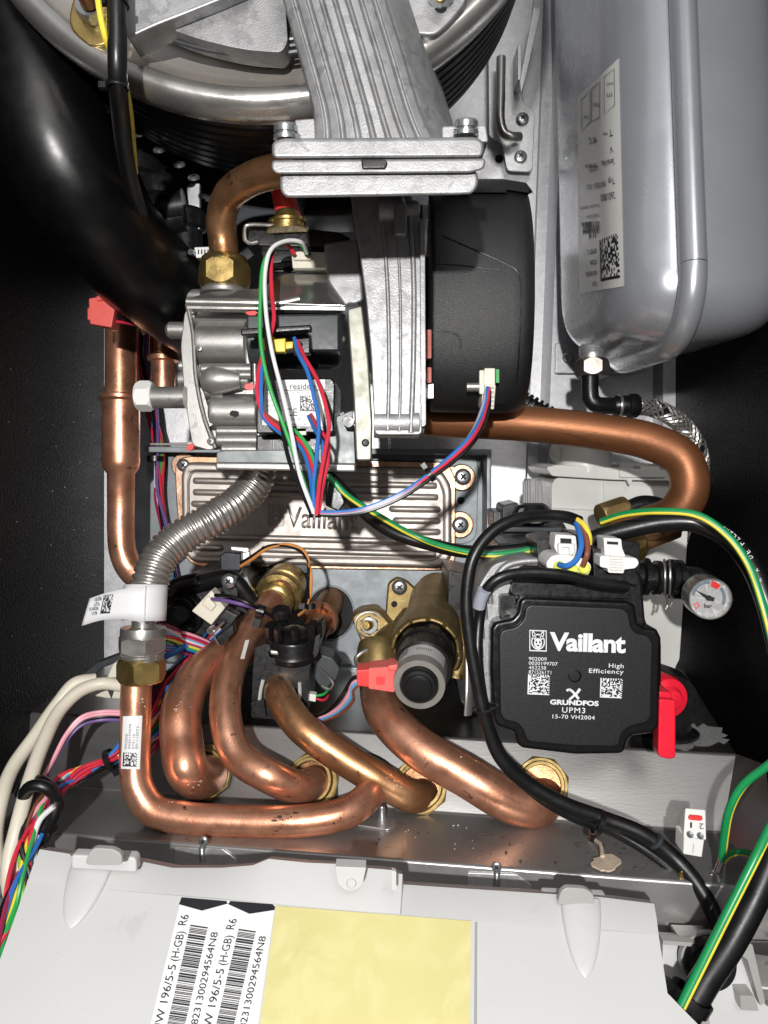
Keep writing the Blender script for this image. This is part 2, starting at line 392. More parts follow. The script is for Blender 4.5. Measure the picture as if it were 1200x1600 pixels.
for nm, X, lb in (('left_wall', XL, 'black textured side wall beside the vertical copper pipe'), ('right_wall', XR, 'black textured side wall behind the gauge')):
    mb = MB(); n1, n2 = 14, 20; V = []
    for j in range(n2 + 1):
        for i in range(n1 + 1): V.append(Vector((X, .20 + .44 * i / n1, CZ - .55 + 1.15 * j / n2)))
    mb.add(V, [(j * (n1 + 1) + i, j * (n1 + 1) + i + 1, (j + 1) * (n1 + 1) + i + 1, (j + 1) * (n1 + 1) + i) for j in range(n2) for i in range(n1)])
    tag(part(nm, mb, FOAM), lb, 'side wall', kind='structure')
# tray
def TL(x, a, b):  # interpolate picture y and depth along a left-right edge
    t = (x - a[0]) / (b[0] - a[0]); iy = (1 - t) / a[2] + t / b[2]
    return P(x, a[1] + (b[1] - a[1]) * t, 1 / iy)
E0 = ((150, 1035, .60), (1062, 1045, .585)); E1 = ((50, 1113, .475), (1150, 1178, .405))
E2 = ((135, 1232, .46), (1127, 1303, .385)); E3 = ((90, 1302, .391), (1060, 1377, .340))
mb = MB(); V = []; xs = [None] * 13
for (a, b), (x0, x1) in ((E0, (120, 1066)), (E1, (42, 1150)), (E2, (30, 1128)), (E3, (-60, 1215))):
    A, B = TL(x0, a, b), TL(x1, a, b)
    for i in range(13): V.append(A.lerp(B, i / 12))
L3 = V[-13:]
for p in L3: V.append(p + Vector((0, -.001, -.045)))
for p in L3: V.append(p + Vector((0, -.02, -.050)))
mb.add(V, [(j * 13 + i, j * 13 + i + 1, (j + 1) * 13 + i + 1, (j + 1) * 13 + i) for j in range(5) for i in range(12)])
tray = thing('floor_tray', 'folded galvanised metal floor with a ledge that the copper pipes bend into', 'metal tray')
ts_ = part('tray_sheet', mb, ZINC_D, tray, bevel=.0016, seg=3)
ts_.data.materials.append(mat('zinc_face_dimmed', (.205, .20, .195), .8, .40, .04, 25, .04, .06, 600, stretch=(.25, 1, 2)))  # same sheet in a darker tone to hold down flash glare on the face
ts_.data.materials.append(mat('zinc_floor_brightened', (.42, .41, .40), .72, .33, .10, 34, .05, .08, 500, dirt=(.30, .27, .24), dscale=120, dthr=.64))  # same sheet in a paler tone to lift the dark floor; dirt is real
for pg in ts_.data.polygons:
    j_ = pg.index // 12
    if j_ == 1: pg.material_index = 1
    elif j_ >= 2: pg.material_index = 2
mb = MB(); a = P(1150, 1178, .405); b = P(1128, 1303, .385); c = P(1215, 1475, .325); d = P(1204, 1290, .37); e_ = P(1197, 1195, .41)
mb.add([a, b, c, d, e_], [(0, 1, 2, 3, 4)]); part('side_gusset', mb, ZINC_D, tray)
FACE = plane3((50, 1113, .475), (1150, 1178, .405), (600, 1268, .421)); FLOOR = plane3((135, 1232, .46), (1127, 1303, .385), (600, 1340, .3655))
LEDGE = plane3((150, 1035, .60), (50, 1113, .475), (1150, 1178, .405))
LIP = Plane(P(90, 1302, .391), (P(1060, 1377, .340) - P(90, 1302, .391)).cross(Vector((0, 0, 1))))
# lime marks on ledge
rg = random.Random(3)
def blob(cx, cy, rx, ry, n=18, j=.25, sd=None):
    g = random.Random(sd if sd is not None else cx * 7 + cy); return [(cx + rx * math.cos(2 * math.pi * k / n) * (1 + g.uniform(-j, j)), cy + ry * math.sin(2 * math.pi * k / n) * (1 + g.uniform(-j, j))) for k in range(n)]
marks('lime_spot', [blob(x, y, a, b) for x, y, a, b in ((1092, 1206, 5, 6), (1092, 1224, 6, 8), (1115, 1202, 5, 9), (1091, 1190, 4, 4), (1113, 1224, 5, 6), (1100, 1196, 2, 2))], FACE, STAIN, tray, .0003)
marks('lime_crust', [blob(1095, 1150, 40, 16, 26, .3), blob(1068, 1165, 16, 8, 16, .3)], LEDGE, STAIN, tray, .0003)
# debris
deb = MB()
for i in range(90):
    x = rg.uniform(150, 1110); t = rg.uniform(.08, .95); y = 1236 + (x - 135) * .0715 + t * 70; r_ = rg.choice([.8, 1.2, 1.2, 2, 2.6])
    if i < 30: x = rg.uniform(900, 1140); y = 1300 + (x - 900) * .06 + rg.uniform(5, 60)
    p = FLOOR(x, y, .0004); q = S(r_, p.y); deb.lathe(p, FLOOR.n, [(q, 0), (q * .8, q * .7), (0, q)], 5, phase=rg.random() * 6)
tag(part('grit', deb, mat('dark_grit', (.06, .05, .04), 0, .7, .3)), 'dark crumbs of grit scattered over the metal floor', 'debris', kind='stuff')
deb = MB()
for i in range(60):
    x = rg.choice([rg.uniform(150, 330), rg.uniform(200, 460), rg.uniform(560, 760)]); y = 1240 + (x - 135) * .0715 + rg.uniform(2, 66)
    p = FLOOR(x, y, .0004); q = S(rg.choice([.8, 1, 1.6]), p.y); deb.lathe(p, FLOOR.n, [(q, 0), (q * .8, q * .5), (0, q * .7)], 5)
tag(part('scale_flakes', deb, mat('pale_flakes', (.72, .66, .52), 0, .7, .3)), 'pale specks of scale and flux lying on the metal floor', 'debris', kind='stuff')
deb = MB()
for i in range(70):
    z = rg.uniform(CZ - .13, CZ + .1); y_ = rg.uniform(.35, .58); q = rg.choice([.0002, .0003, .0004])
    deb.lathe((XL + .0003, y_, z), (1, 0, 0), [(q, 0), (0, q)], 5)
tag(part('dust_specks', deb, mat('white_dust', (.55, .55, .52), 0, .7)), 'tiny white dust specks on the black side wall', 'dust', kind='stuff')

# ---------------- grey hydraulic plate and exchanger frame
pl = thing('support_plate', 'blue grey sheet metal plate with a round pipe hole under the pressed exchanger', 'mounting plate')
mb = MB(); mb.slab([(252, 860), (960, 860), (1010, 1062), (240, 1046)], .578, .003); mb.slab([(252, 905), (300, 862), (252, 862)], .574, .003)
part('sheet', mb, PLATE, pl, bevel=.0008)
mb = MB(); mb.slab([(240, 1036), (1010, 1052), (1010, 1064), (240, 1048)], .571, .006); part('fold', mb, PLATE, pl, bevel=.001)
mb = MB(); f = flat(.5775); mb.add([f(x, y) for x, y in circ(516, 958, 37, 32, 42)], [tuple(range(32))]); part('pipe_hole', mb, DARK, pl)
mb = MB()
for k in range(32):
    pass
mb.tube([flat(.577)(x, y) for x, y in circ(516, 958, 37, 32, 42)] + [flat(.577)(553, 958)], .0007, 6, raw=True); part('hole_rim', mb, PLATE, pl)

fr = thing('exchanger_frame', 'blue grey folded bracket framing the pressed plate exchanger', 'bracket')
mb = MB(); mb.slab([(232, 706), (762, 706), (764, 876), (700, 896), (232, 900)], .581, .002); part('sheet', mb, PLATE, fr, bevel=.0006)
mb = MB(); mb.slab([(226, 697), (768, 702), (768, 712), (226, 707)], .556, .026); part('flange', mb, PLATE, fr, bevel=.0008)
mb = MB(); mb.slab([(760, 708), (768, 708), (768, 880), (760, 880)], .556, .026); part('flange', mb, PLATE, fr, bevel=.0008)
mb = MB(); mb.slab([(212, 470), (240, 470), (244, 700), (236, 960), (205, 960)], .588, .004); part('rail', mb, PLATE, fr, bevel=.0008)
mb = MB(); mb.slab([(600, 718)] + rnd([(640, 706), (748, 710), (745, 848), (700, 852)], 22), .5795, .002); part('pad', mb, PLATE, fr, bevel=.0006)
mb = MB(); mb.lathe(P(720, 782, .5790), (0, -1, 0), [(0, 0), (S(6, .58), 0), (S(6, .58), .0003), (0, .0003)]); part('hole', mb, DARK, fr)

ex = thing('plate_exchanger', 'pressed nickel coloured plate exchanger embossed with ribs and an emblem', 'heat exchanger')
mb = MB()
out = rnd([(272, 712), (700, 722), (712, 748), (712, 880), (690, 892), (290, 886), (276, 800)], [26, 10, 4, 20, 24, 30, 10])
mb.slab(out, .5725, .006)
for cx, cy in ((722, 746), (719, 820)): mb.slab(circ(cx, cy, 21, 28), .5735, .004); mb.slab([(690, cy - 16), (724, cy - 20), (724, cy + 20), (690, cy + 16)], .574, .004)
mb.slab(circ(287, 727, 20, 28), .5735, .004)
part('gasket_plate', mb, mat('copper_plate_edge', (.60, .36, .22), 1, .33, .1, 50, .06, .2, 500, col2=(.72, .5, .38), c2scale=90), ex, bevel=.0009)
mb = MB(); out = rnd([(290, 722), (690, 732), (706, 760), (706, 872), (690, 888), (300, 880), (284, 860), (282, 740)], [26, 22, 10, 16, 24, 24, 14, 20])
mb.slab(out, .5565, .016); part('cover', mb, NICKEL, ex, bevel=.003, seg=4)
mb = MB(); out2 = rnd([(300, 735), (684, 744), (694, 770), (694, 862), (680, 874), (308, 868), (296, 850), (294, 752)], [20, 20, 8, 14, 20, 20, 10, 14])
g = flat(.5562); o1 = [g(x, y) for x, y in out2]; mb.tube(o1 + [o1[0]], .0011, 8, raw=True, caps=False); part('bead', mb, NICKEL, ex)
mb = MB(); g = flat(.5567)
def rib(x0, y0, x1, y1, r=5.2): mb.tube([g(x0, y0), g(x0 + (x1 - x0) * .02, y0 + (y1 - y0) * .02, .0012), g(x1 - (x1 - x0) * .02, y1 - (y1 - y0) * .02, .0012), g(x1, y1)], S(r, .556), 12, 6, lambda t: min(1, (math.sin(math.pi * min(max(t, .004), .996)) * 5)) ** .5)
for x0, y0, x1, y1 in ((303, 751, 682, 759), (303, 769, 684, 777), (303, 787, 400, 789), (612, 795, 684, 796), (618, 813, 684, 814), (618, 831, 684, 831), (300, 838, 690, 847), (302, 855, 345, 856), (410, 858, 680, 866)): rib(x0, y0, x1, y1)
part('rib', mb, NICKEL, ex, label='raised straight ribs')
g = flat(.5565)
em = text('embossed_lettering', 'Vaillant', (447, 823), (558, 828), 32, g, NICKEL, ex, .0005, bold=.012, ext=.0010)
mb = MB()
for q in ([(420, 789), (442, 789), (443, 821), (420, 821)],):
    pts = [g(x, y, .0008) for x, y in rnd(q, 3)]; mb.tube(pts + [pts[0]], .0006, 6, raw=True, caps=False)
pts = [g(x, y, .0006) for x, y in circ(431.5, 809, 8, 18, 10)]; mb.tube(pts + [pts[0]], .0005, 6, raw=True, caps=False)
for sgn in (-1, 1):
    pts = [g(431.5 + sgn * 5 + 2 * math.cos(t), 797 + 5 * math.sin(t), .0006) for t in [k * math.pi / 6 for k in range(13)]]; mb.tube(pts, .0004, 6, raw=True)
mb.lathe(g(431.5, 810, 0), (0, -1, 0), [(.0025, 0), (.002, .0008), (0, .001)], 12)
part('embossed_emblem', mb, NICKEL, ex)
for cx, cy in ((723, 745), (719, 820)): screw(cx, cy, .572, 13, ex)
screw(287, 727, .572, 10, ex)

# ---------------- copper pipes
def cpipe(name, label, pts, r, m=COPPER, group=None, rf=None, seg=28):
    Ym = sum(p[2] for p in pts) / len(pts)
    mb = MB().tube([P(*p) for p in pts], S(r, Ym), seg, 12, rf)
    o = part(name, mb, m); tag(o, label, 'pipe', group); o_mb[o.name] = mb; return o
o_mb = {}
pA = cpipe('copper_pipe', 'wide dark mottled copper pipe curling into the brass lock nut nearest the grommet', [(392, 978, .50), (350, 1018, .475), (305, 1060, .45), (284, 1110, .43), (284, 1160, .42), (292, 1200, .412), (306, 1214, .417), (322, 1212, .432), (326, 1208, .46)], 31, COPPER, rf=lambda t: .78 + .22 * min(1, t / .35))
pB = cpipe('copper_pipe', 'slim copper pipe with a white paint dab running down from the brass union', [(446, 915, .525), (415, 952, .50), (383, 1000, .47), (357, 1060, .44), (353, 1125, .42), (372, 1180, .41), (420, 1212, .403), (465, 1230, .41), (490, 1222, .425), (503, 1215, .46)], 23.5, COPPER)
pC = cpipe('copper_pipe', 'yellowish brown copper pipe curving out of the black flow sensor housing', [(437, 1068, .455), (440, 1092, .432), (470, 1135, .418), (530, 1180, .413), (600, 1222, .41), (640, 1243, .412), (668, 1240, .425), (680, 1232, .46)], 24.5, COPPER_O)
pD = cpipe('copper_pipe', 'wide copper pipe running diagonally from the red connector to the nut behind the cable', [(592, 1040, .475), (591, 1075, .45), (604, 1118, .425), (650, 1165, .41), (730, 1213, .40), (800, 1253, .397), (836, 1259, .40), (852, 1245, .415), (855, 1236, .45)], 31, COPPER)
pG = cpipe('gas_pipe', 'copper pipe with a white sticker bent in a long U along the floor', [(213, 1060, .405), (212, 1120, .402), (211, 1190, .40), (216, 1232, .397), (240, 1266, .394), (290, 1278, .392), (380, 1283, .39), (480, 1282, .388), (545, 1268, .392), (580, 1238, .405), (590, 1212, .425), (592, 1200, .45)], 23.5, COPPER)
pR = cpipe('copper_pipe', 'brown copper pipe with a tight U bend below the braided hose', [(600, 650, .47), (700, 656, .47), (820, 662, .46), (930, 674, .45), (1015, 690, .44), (1066, 718, .432), (1077, 765, .43), (1055, 802, .435), (1010, 820, .45), (975, 835, .455), (930, 860, .46)], 28.5, COPPER_B)
# straight left pipe with swaged sleeve
mb = MB(); Yl = .52; T0 = P(189, 480, Yl)
def zz(y): return S(y - 480, Yl)
mb.lathe(T0, (0, 0, -1), [(S(24, Yl), 0), (S(24, Yl), zz(600)), (S(25, Yl), zz(616)), (S(33, Yl), zz(619)), (S(33, Yl), zz(624)), (S(28.5, Yl), zz(628)), (S(28.5, Yl), zz(722)), (S(27, Yl), zz(732)), (S(21, Yl), zz(740)), (S(20.5, Yl), zz(800))], 32)
mb.tube([P(189, 790, Yl), P(189, 830, Yl), P(192, 862, Yl), P(203, 888, Yl), P(225, 908, Yl), P(260, 925, .53), P(300, 940, .55)], S(20.5, Yl), 28, 10)
tag(part('copper_pipe', mb, COPPER), 'upright copper pipe with a swaged sleeve against the black side wall', 'pipe')
mb = MB(); mb.lathe(P(255, 500, .55), (0, 0, -1), [(S(21, .55), 0), (S(21, .55), S(55, .55)), (S(24, .55), S(57, .55)), (S(24, .55), S(64, .55)), (S(18, .55), S(66, .55)), (S(18, .55), S(110, .55))], 28)
tag(part('copper_pipe', mb, COPPER), 'short piece of copper pipe showing between wires and gas valve', 'pipe')
mb = MB().tube([P(372, 1000, .52), P(478, 990, .54), P(505, 965, .545), P(530, 920, .60)], S(21, .55), 20, 8); 
po = thing('copper_pipe', 'beaded copper pipe stub passing through the round plate hole', 'pipe')
mb = MB().tube([P(488, 990, .535), P(500, 968, .548), P(528, 920, .60)], S(22, .55), 24, 8); part('stub', mb, COPPER_O, po)
mb = MB(); ax = P(528, 920, .60) - P(500, 968, .548); mb.lathe(P(500, 966, .548), ax, [(.010, -.003), (.0135, -.003), (.0145, -.001), (.0135, .001), (.010, .001)], 28); part('bead', mb, COPPER, po)
cpipe('copper_pipe', 'copper bend seen through the lower side of the plate hole', [(490, 985, .59), (530, 977, .586), (556, 960, .60)], 12, COPPER)
# lock nuts on the ledge face
fn = FACE.n
for x, y, r, lb in ((324, 1206, 44, 'brass lock nut round the dark mottled pipe'), (490, 1220, 43, 'brass lock nut round the slim pipe with a paint dab'), (658, 1228, 44, 'brass lock nut round the yellowish brown pipe'), (846, 1226, 43, 'large brass lock nut beside the black cable, widest pipe')):
    c = FACE(x, y, .0005); t = thing('lock_nut', lb, 'nut', 'brass lock nuts on the floor ledge')
    hexnut(c, fn, S(r, c.y), .0045, BRASS_N, t, 'hexagon_ring', hole=S(r * .72, c.y), phase=.3, n=8)
    mb = MB(); q = S(r * .8, c.y); mb.lathe(c, fn, [(q, .004), (q, .0075), (q * .96, .009), (q * .84, .009), (q * .82, .002)], 40, caps=False); part('collar', mb, BRASS_N, t)
    mb = MB(); mb.lathe(c, fn, [(q * .84, .003), (0, .003)], 32); part('seal', mb, COPPER_O, t)
# white paint dab + stickers
patch('paint_dab', [(383, 1001), (389, 1000), (381, 1030), (375, 1030)], OnMesh(o_mb[pB.name]), WHITE, pB, .0004, 3, 6)
fG = OnMesh(o_mb[pG.name])
st = patch('sticker', [(193, 1119), (222, 1118), (218, 1202), (190, 1201)], fG, PAPER, pG, .0004, 12, 6)
for k, s_ in enumerate(('902009', '0020137079', '673110', '0011120T3')):
    text('print', s_, (199 + k * 5.2, 1170), (201 + k * 5.2, 1170 - len(s_) * 3.9), 3.6, fG, INKG, st, .0007)
matrix_code([(194, 1175), (214, 1176), (213, 1198), (193, 1197)], fG, INK, st, 12, .0007, 5)

BURN = mat('scorch_mark', (.06, .03, .02), .3, .6, .2, 200)
g_ = random.Random(12); pl_ = []
for cx, cy, n_ in ((440, 1279, 10), (466, 1272, 3), (434, 1300, 3), (522, 1280, 2), (300, 1268, 2)):
    for k in range(n_): pl_.append(blob(cx + g_.uniform(-12, 12), cy + g_.uniform(-7, 7), g_.uniform(.8, 4.5), g_.uniform(.6, 1.8), 9, .4, g_.random() * 99 // 1))
marks('scorch', pl_, fG, BURN, pG, .0002)
FL = mat('flux_speck', (.75, .66, .52), 0, .6)
for pp, bx in ((pG, [(230, 1240, 300, 1262), (205, 1080, 228, 1110)]), (pA, [(268, 1090, 300, 1130), (290, 1215, 320, 1232)]), (pD, [(690, 1180, 790, 1200)]), (pC, [(560, 1200, 630, 1240)])):
    ff = OnMesh(o_mb[pp.name]); q_ = []
    for x0_, y0_, x1_, y1_ in bx:
        for k in range(9): q_.append(blob(g_.uniform(x0_, x1_), g_.uniform(y0_, y1_), g_.uniform(.5, 1.6), g_.uniform(.4, 1.1), 7, .3, k))
    marks('flux_speck', q_, ff, FL, pp, .0002)
# ---------------- primary heat exchanger drum
hx = thing('combustion_drum', 'big round steel drum end with a polished rim and black ribbed side', 'heat exchanger drum')
YC = .335; cc = P(402, -307, YC); ro = S(494, YC); ay = Vector((0, 1, 0))
mb = MB(); mb.lathe(cc, ay, [(ro * .905, -.001), (ro * .912, -.004), (ro * .925, -.0065), (ro * .94, -.008), (ro * .955, -.0085), (ro * .97, -.008), (ro * .985, -.006), (ro * .995, -.003), (ro, .001), (ro * .995, .006), (ro * .97, .010)], 160, up=(0, 0, 1), caps=False); part('rim', mb, STEEL, hx)
mb = MB(); mb.lathe(cc, ay, [(ro * .70, .006), (ro * .73, .0105), (ro * .76, .0115), (ro * .80, .0095), (ro * .85, .006), (ro * .885, .002), (ro * .905, -.001)], 160, caps=False); part('dish', mb, DISHM, hx)
mb = MB(); mb.lathe(cc, ay, [(ro * .74, .0105), (0, .0105)], 100); part('disc', mb, CAST, hx)
mb = MB(); prof = [(ro * .95, .008)]
for k in range(8):
    h = .010 + k * .0085; q = ro * (.965 - k * .004); prof += [(q, h), (q + .0012, h + .001), (q + .0012, h + .0055), (q - .0016, h + .0065)]
prof += [(ro * .86, .080), (ro * .80, .085)]
mb.lathe(cc, ay, prof, 160, caps=False); part('ribbed_side', mb, SKIRT, hx, ang=20)
mb = MB(); mb.slab(rnd([(196, -80), (430, -80), (392, -22), (335, 2), (246, 37), (198, 60)], [2, 2, 10, 6, 6, 6]), .314, .016); part('cast_cover', mb, CAST, hx, bevel=.0012)
mb = MB(); mb.slab(rnd([(236, 20), (345, -40), (430, -90), (490, -90), (446, 8), (450, 66), (440, 82), (380, 78), (306, 60), (262, 43)], [4, 4, 4, 4, 8, 10, 10, 30, 30, 10]), .322, .014); part('cast_sector', mb, CAST, hx, bevel=.0016)
mb = MB().tube([P(392, -22, .3138), P(335, 2, .3138), P(290, 20, .3138), P(246, 37, .3138), P(200, 58, .3138)], .0007, 8, 3); part('cover_rib', mb, CAST, hx)
mb = MB(); g = flat(.322); c0 = (402, -307)
def arcp(rr, a0, a1, Yq, n=30): return [P(402 + rr * math.cos(R(a0 + (a1 - a0) * k / n)), -307 + rr * math.sin(R(a0 + (a1 - a0) * k / n)), Yq) for k in range(n + 1)]
for rr in (372, 382, 392): mb.tube(arcp(rr, 78, 114, .330), .0012, 8, raw=True)
part('seal_groove', mb, GREYB, hx)
mb = MB(); mb.slab(rnd([(600, -60), (735, -60), (728, 5), (700, 38), (680, 55), (640, 52), (617, 30)], 10), .322, .006); mb.slab(rnd([(610, -60), (740, -60), (732, 15), (705, 48), (684, 66), (640, 62), (617, 38)], 10), .330, .004); part('lug_plate', mb, CAST, hx, bevel=.0012)
hexnut(P(688, -4, .322), (0, -1, 0), S(22, .32), .008, SCREW, hx)
screw(688, -4, .314, 10, hx, BRASS)
mb = MB(); mb.slab(blob(150, 20, 42, 52, 24, .05), .326, .006); part('ignition_plate', mb, BRASS, hx, bevel=.001)
hexnut(P(146, 22, .326), (0, -1, 0), S(22, .32), .007, SCREW, hx)
mb = MB(); mb.lathe(P(140, 4, .318), (0, -1, .2), [(.004, 0), (.004, .008), (.002, .012), (0, .013)], 20); part('electrode_stud', mb, COPPER_O, hx)
# black body beneath
uh = thing('drum_shroud', 'large black moulded shroud hanging below the drum', 'shroud')
mb = MB(); mb.slab(rnd([(120, 60), (640, 100), (650, 180), (600, 330), (480, 335), (300, 320), (180, 420), (120, 300)], 30), .50, .05); part('shell', mb, SKIRT, uh, bevel=.006)
mb = MB(); mb.slab(rnd([(320, 200), (470, 190), (470, 320), (335, 420), (300, 420), (308, 300)], 20), .47, .03); part('panel', mb, GREYB, uh, bevel=.006, label='dark grey moulded face')
for i, (a, b) in enumerate((((253, 176), (335, 194)), ((268, 189), (318, 203)), ((284, 201), (308, 209)))):
    mb = MB().tube([P(*a, .4), P((a[0] + b[0]) / 2, (a[1] + b[1]) / 2 + 1.5, .4), P(*b, .4)], .0007, 6); part('vent_rib', mb, GREYB, uh)
part('lower_skin', MB().slab(rnd([(190, 140), (480, 150), (470, 215), (330, 225), (250, 215)], 20), .425, .05), SKIRT, uh, bevel=.004)
f = flat(.3995)
lb = patch('rating_label', [(366, 224), (445, 232), (445, 280), (405, 266)], f, PAPER_G, uh)
text('print', 'Serie/No. 74', (380, 235), (430, 241), 5, f, INK, lb, .0004); text('print', '0020142', (388, 245), (424, 250), 4, f, INKG, lb, .0004)
marks('bar_print', [[(404 + k * 3, 246 + k * .5), (405.6 + k * 3, 246 + k * .5), (408 + k * 3, 262 + k * .5), (406.4 + k * 3, 262 + k * .5)] for k in range(9)], f, INK, lb, .0004)
# manifold on the left
mf = thing('black_manifold', 'black moulded manifold stepped down with plated screws beside the air tube', 'manifold')
mb = MB()
for i, (x, y, r, h) in enumerate(((175, 195, 42, 120), (215, 250, 40, 150), (252, 285, 36, 140), (292, 330, 28, 110))):
    mb.lathe(P(x, y, .44), (0, 0, -1), [(S(r * .9, .47), 0), (S(r, .47), S(6, .47)), (S(r, .47), S(26, .47)), (S(r * .8, .47), S(30, .47)), (S(r * .8, .47), S(h, .47))], 28)
mb.slab([(150, 150), (310, 290), (310, 420), (150, 420)], .49, .04)
mb.tube([P(215, 300, .45), P(250, 285, .435), P(262, 270, .44), P(275, 262, .45)], .004, 10)
mb.tube([P(240, 330, .43), P(290, 322, .43)], .010, 14)
mb.tube([P(240, 345, .435), P(290, 336, .435)], .012, 14)
part('housing', mb, BLACK, mf, bevel=.0008)
for x, y in ((217, 211), (249, 236), (280, 259), (303, 279)): screw(x, y, .405, 9.5, mf, ax=(0, -.7, .7))
screw(283, 238, .46, 10, mf, BLACK, ax=(0, -.7, .7))
mb = MB(); mb.slab([(238, 300), (252, 302), (252, 355), (236, 345)], .43, .002); mb.slab([(252, 302), (257, 300), (257, 352), (252, 355)], .432, .002); part('steel_clip', mb, STEEL, mf, bevel=.0004)
mb = MB(); mb.slab([(291, 292), (297, 286), (312, 286), (312, 358), (298, 356)], .435, .004); part('zinc_tab', mb, PANEL, mf, bevel=.0006)
mb = MB(); f = flat(.4295); mb.add([f(x, y) for x, y in circ(234, 328, 5.5, 20)], [tuple(range(20))]); part('socket', mb, DARK, mf)
mb = MB(); mb.slab([(172, 262), (192, 262), (196, 300), (184, 290)], .44, .006); tag(part('plug', mb, IVORY, bevel=.0008), 'pale plug peeking out between the air tube and the black cable', 'connector')
cn = thing('connector', 'small white connector tucked against the elbowed copper pipe', 'connector')
mb = MB(); mb.slab([(303, 386), (330, 385), (330, 402), (306, 403)], .425, .008); part('housing', mb, WHITE, cn, bevel=.0006)
mb = MB(); 
for k in range(4): mb.slab([(309 + k * 5, 390), (311 + k * 5, 390), (311 + k * 5, 397), (309 + k * 5, 397)], .4247, .001)
part('contact', mb, INK, cn); mb = MB(); mb.lathe(P(302, 396, .425), (-.3, -1, 0), [(.0018, 0), (.0018, .003), (0, .003)], 14); part('pin', mb, SCREW, cn)

# ---------------- air tube
mb = MB().tube([P(10, -140, .37), P(22, -30, .37), P(38, 60, .37), P(72, 180, .37), P(120, 290, .38), (P(190, 385, .41)), P(262, 455, .45), P(325, 505, .50), P(360, 530, .56)], S(88, .39), 48, 14, lambda t: 1 - .08 * t)
tag(part('air_tube', mb, TUBE), 'fat glossy black air tube bending down past the manifold', 'air tube')
mb = MB().tube([P(158, 452, .47), P(210, 487, .47), P(262, 522, .47), P(300, 548, .475)], S(5, .47), 10); tag(part('copper_line', mb, COPPER_O), 'thin copper line skirting the underside of the black air tube', 'pipe')
# cable with yellow wire
cb = thing('harness_sleeve', 'black sleeved cable with a yellow wire hanging in front of the drum', 'cable')
mb = MB().tube([P(181, -60, .30), P(183, 40, .30), P(184, 120, .305), P(190, 200, .33), P(203, 280, .36), P(222, 340, .39), P(245, 380, .41)], S(14, .32), 20, 10); part('sleeve', mb, RUBBER, cb)
wire([(150, -30, .297), (156, 20, .297), (165, 60, .30), (178, 95, .31), (193, 125, .315), (203, 170, .33), (208, 220, .35), (212, 270, .37)], 4.5, WM['yellow'], cb)
tie(184, 134, .307, 16, (0, 1), cb)
tie(184, 3, .30, 17, (0, 1), cb)

# ---------------- mounting plate, rod and bracket by the drum
bk = thing('side_bracket', 'zinc bracket with rounded corners and two dome screws to the side of the drum', 'bracket')
mb = MB(); mb.slab(rnd([(762, -30), (838, -30), (815, 160), (836, 172), (832, 268), (792, 266), (784, 222), (764, 214)], [2, 2, 8, 12, 8, 8, 20, 6]), .588, .002); part('plate', mb, ZINC, bk, bevel=.0005)
mb = MB(); mb.slab([(834, 10), (846, 15), (822, 120), (814, 148), (812, 128)], .565, .003); mb.slab([(809, 70), (815, 70), (815, 125), (809, 125)], .568, .02); part('web', mb, ZINC, bk, bevel=.0004)
for x, y in ((816, 187), (813, 246)): screw(x, y, .588, 10, bk, hgt=.7)
mb = MB().tube([P(783, 90, .575), P(782, 150, .575), P(782, 190, .575), P(788, 208, .575), P(800, 214, .575), P(811, 214, .58)], S(7.5, .575), 16, 8); tag(part('retaining_rod', mb, STEEL), 'thick zinc rod with a hooked end resting on the side bracket', 'rod')
mb = MB(); f = flat(.5993); mb.add([f(x, y) for x, y in circ(780, 248, 6.5, 20)], [tuple(range(20))]); tag(part('screw_hole', mb, DARK), 'small dark hole in the zinc sheet beside the bracket', 'hole')

# ---------------- cast mixing duct
du = thing('air_duct', 'cast aluminium duct with long ribs and a bolted flange, crossing the drum', 'cast duct')
def gx(y, t): # duct left/right borders at y
    l = 436 + (y + 20) * .28; r = 632 + (y + 20) * .32 if y < 120 else 676 + (y - 120) * .30; return l + (r - l) * t
mb = MB(); N = 14; V = []; Fc = []; ys = [-90, -20, 40, 90, 130, 165, 190, 205, 220]
prof = []
ts = []
for k in range(8):
    t0 = k / 8 * .84; ts += [(t0, 0), (t0 + .015, 1), (t0 + .075, 1), (t0 + .09, 0)]
ts += [(.85, 0), (.93, -1.0), (1.0, -4)]
for y in ys:
    sp_ = 0 if y < 150 else (y - 150) / 70
    for t, lv in ts:
        x = gx(y, t) + (t - .5) * sp_ ** 2 * 26; V.append(P(x, y, .298 - .0022 * lv + abs(t - .45) ** 2 * .02 * 2))
n = len(ts)
for j in range(len(ys) - 1):
    for i in range(n - 1): Fc.append((j * n + i, j * n + i + 1, (j + 1) * n + i + 1, (j + 1) * n + i))
# sides
m0 = len(V)
for y in ys:
    V.append(P(gx(y, 0) + (-.5) * (0 if y < 150 else ((y - 150) / 70) ** 2 * 26), y, .36)); V.append(P(gx(y, 1) + 10, y, .37))
for j in range(len(ys) - 1):
    Fc.append((j * n, (j + 1) * n, m0 + 2 * j + 2, m0 + 2 * j)); Fc.append((j * n + n - 1, m0 + 2 * j + 1, m0 + 2 * j + 3, (j + 1) * n + n - 1))
mb.add(V, Fc); part('ribbed_arm', mb, CAST, du, bevel=.0007)
mb = MB(); mb.slab(rnd([(424, 222), (440, 216), (745, 214), (757, 222), (756, 246), (424, 248)], 9), .286, .060, (600, 255)); part('flange', mb, CAST, du, bevel=.0018)
mb = MB(); mb.slab(rnd([(424, 250), (760, 247), (757, 264), (736, 270), (430, 272), (423, 264)], 7), .287, .060, (600, 280)); part('flange', mb, CAST, du, bevel=.0015)
mb = MB(); mb.slab(rnd([(436, 270), (748, 266), (748, 290), (738, 304), (445, 309), (437, 298)], 12), .290, .050, (600, 310)); part('flange_skirt', mb, CAST, du, bevel=.003, seg=3)
